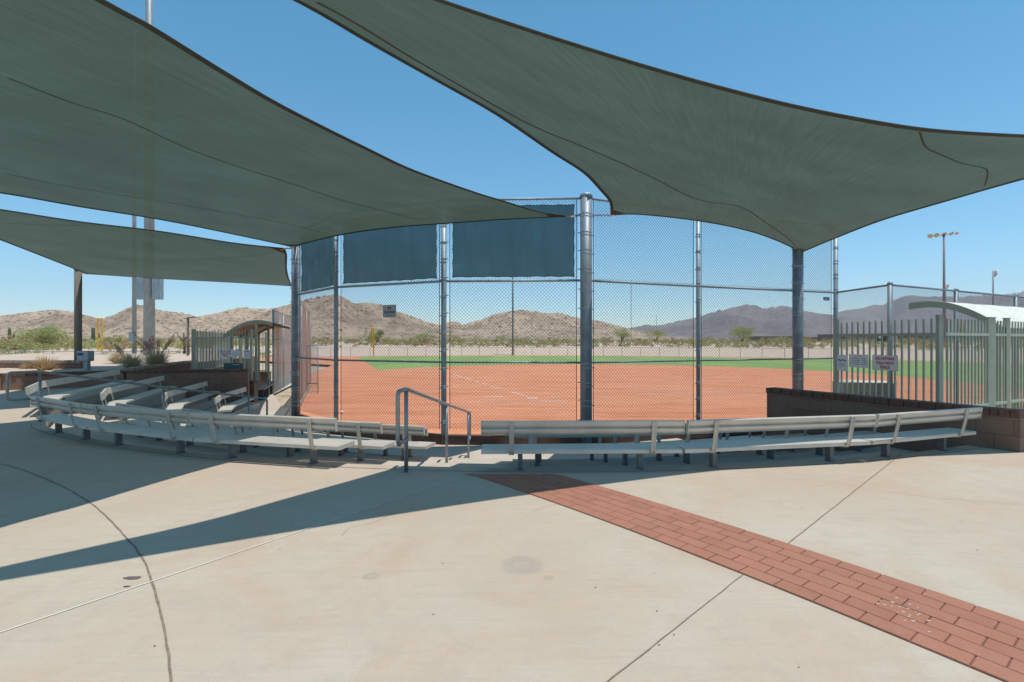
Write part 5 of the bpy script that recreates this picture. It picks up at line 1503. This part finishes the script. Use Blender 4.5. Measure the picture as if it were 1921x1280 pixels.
# red yuccas
def yucca(px, pyb, z, rad, label, mat, stalks, seed, n=520):
    b_ = G(px, pyb, z); rnd = random.Random(seed)
    t = thing('red_yucca', b_, label, 'plant', 'yucca clumps in the left planter')
    q = MB()
    for i in range(n):
        a = rnd.random()*6.28; el = rnd.uniform(0.25, 1.35); L_ = rad*rnd.uniform(0.75, 1.15)
        d = Vector((math.cos(a)*math.cos(el), math.sin(a)*math.cos(el), math.sin(el))); sd = Vector((-math.sin(a), math.cos(a), 0))*0.008
        p0 = b_+Vector((math.cos(a), math.sin(a), 0))*rnd.random()*rad*0.3; p1 = p0+d*L_*0.55; p2 = p0+d*L_-UP*L_*0.25*math.cos(el)
        q.face([p0-sd, p0+sd, p1+sd, p1-sd]); q.face([p1-sd, p1+sd, p2])
    q.build('leaves', mat, t)
    if stalks:
        s_ = MB(); f = MB()
        for i in range(stalks):
            a = rnd.random()*6.28; d = Vector((math.cos(a)*0.55, math.sin(a)*0.5, 1)).normalized(); L_ = rad*rnd.uniform(1.3, 1.9)
            p1 = b_+d*L_*0.6; p2 = b_+d*L_+Vector((math.cos(a), math.sin(a), 0))*L_*0.12
            s_.tube([b_, p1, p2], 0.005, 4)
            for k in range(44):
                p = p1+(p2-p1)*rnd.random()+Vector((rnd.gauss(0, .03), rnd.gauss(0, .03), rnd.gauss(0, .03)))
                f.box(p, (0.016, 0.016, 0.03))
        s_.build('flower_stalk', 'leaf_dry', t); f.build('flowers', 'flower_red', t)['kind'] = 'stuff'
yucca(247, 690, 0.48, 0.62, 'grassy yucca clump left of the flowering one', 'leaf_yucca', 6, 21)
yucca(293, 686, 0.50, 0.78, 'large yucca clump with red flower stalks below the big light pole', 'leaf_yucca', 14, 22)
yucca(222, 681, 0.52, 0.62, 'grey yucca clump farthest left in the flowering group', 'leaf_yucca', 5, 23)
yucca(85, 695, 0.44, 0.60, 'dry golden grass clump at the far left wall', 'leaf_dry', 0, 24, 300)
yucca(50, 693, 0.44, 0.34, 'small dry clump left of the golden one', 'leaf_dry', 0, 25, 120)

# ------------------------------------------------------------------ light, sky, camera
SX, SY = 0.21, -0.075    # direction to the sun, horizontal offset per metre of height
el = math.atan(1/math.hypot(SX, SY))
sun = bpy.data.lights.new('sun', 'SUN'); sun.energy = 4.1; sun.angle = R_(0.53); sun.color = (1.0, 0.955, 0.89)
so = bpy.data.objects.new('sun', sun); COL.objects.link(so)
so.rotation_euler = Vector((SX, SY, 1)).to_track_quat('Z', 'Y').to_euler()
so.location = (20, -10, 60)
wd = bpy.data.worlds.new('World'); sc.world = wd; wd.use_nodes = True
nt = wd.node_tree; bg = nt.nodes.get('Background') or nt.nodes.new('ShaderNodeBackground')
sky = nt.nodes.new('ShaderNodeTexSky'); sky.sky_type = 'NISHITA'; sky.sun_disc = False
sky.sun_elevation = el; sky.sun_rotation = math.atan2(SX, SY)
sky.altitude = 400; sky.air_density = 1.0; sky.dust_density = 0.15; sky.ozone_density = 1.2
tint = nt.nodes.new('ShaderNodeMix'); tint.data_type = 'RGBA'; tint.blend_type = 'MULTIPLY'; tint.inputs[0].default_value = 1.0
nt.links.new(sky.outputs[0], tint.inputs[6]); 
wg = nt.nodes.new('ShaderNodeTexCoord'); wx = nt.nodes.new('ShaderNodeSeparateXYZ'); nt.links.new(wg.outputs['Generated'], wx.inputs[0])
tr_ = ramp(nt, wx.outputs['Z'], [(0.0, (0.90, 0.99, 1.12)), (0.16, (0.64, 1.02, 1.08)), (0.5, (0.46, 1.05, 1.08))])
nt.links.new(tr_, tint.inputs[7])
nt.links.new(tint.outputs[2], bg.inputs[0]); bg.inputs[1].default_value = 0.15
hz = MB(); hz.box((0, 0, 520), (18600, 18600, 1046))
hzo = hz.build('haze', 'sand'); hzo['kind'] = 'stuff'
hm_ = bpy.data.materials.new('haze_air'); hm_.use_nodes = True; hn = hm_.node_tree; hn.nodes.clear()
ho = hn.nodes.new('ShaderNodeOutputMaterial'); hv = hn.nodes.new('ShaderNodeVolumePrincipled')
hv.inputs['Color'].default_value = (0.86, 0.90, 1.0, 1); hv.inputs['Density'].default_value = 0.00005; hv.inputs['Anisotropy'].default_value = 0.2
hn.links.new(hv.outputs[0], ho.inputs['Volume']); hzo.data.materials.clear(); hzo.data.materials.append(hm_)

cam = bpy.data.cameras.new('camera'); cam.lens = 18.0; cam.sensor_width = 36; cam.clip_end = 30000; cam.clip_start = 0.05
co = bpy.data.objects.new('camera', cam); COL.objects.link(co); co.location = (0, 0, EYE); co.rotation_euler = (R_(90), 0, 0)
sc.camera = co
sc.view_settings.view_transform = 'Standard'; sc.view_settings.look = 'None'; sc.view_settings.exposure = 0; sc.view_settings.gamma = 1
sc.cycles.transparent_max_bounces = 24
sc.cycles.max_bounces = 8
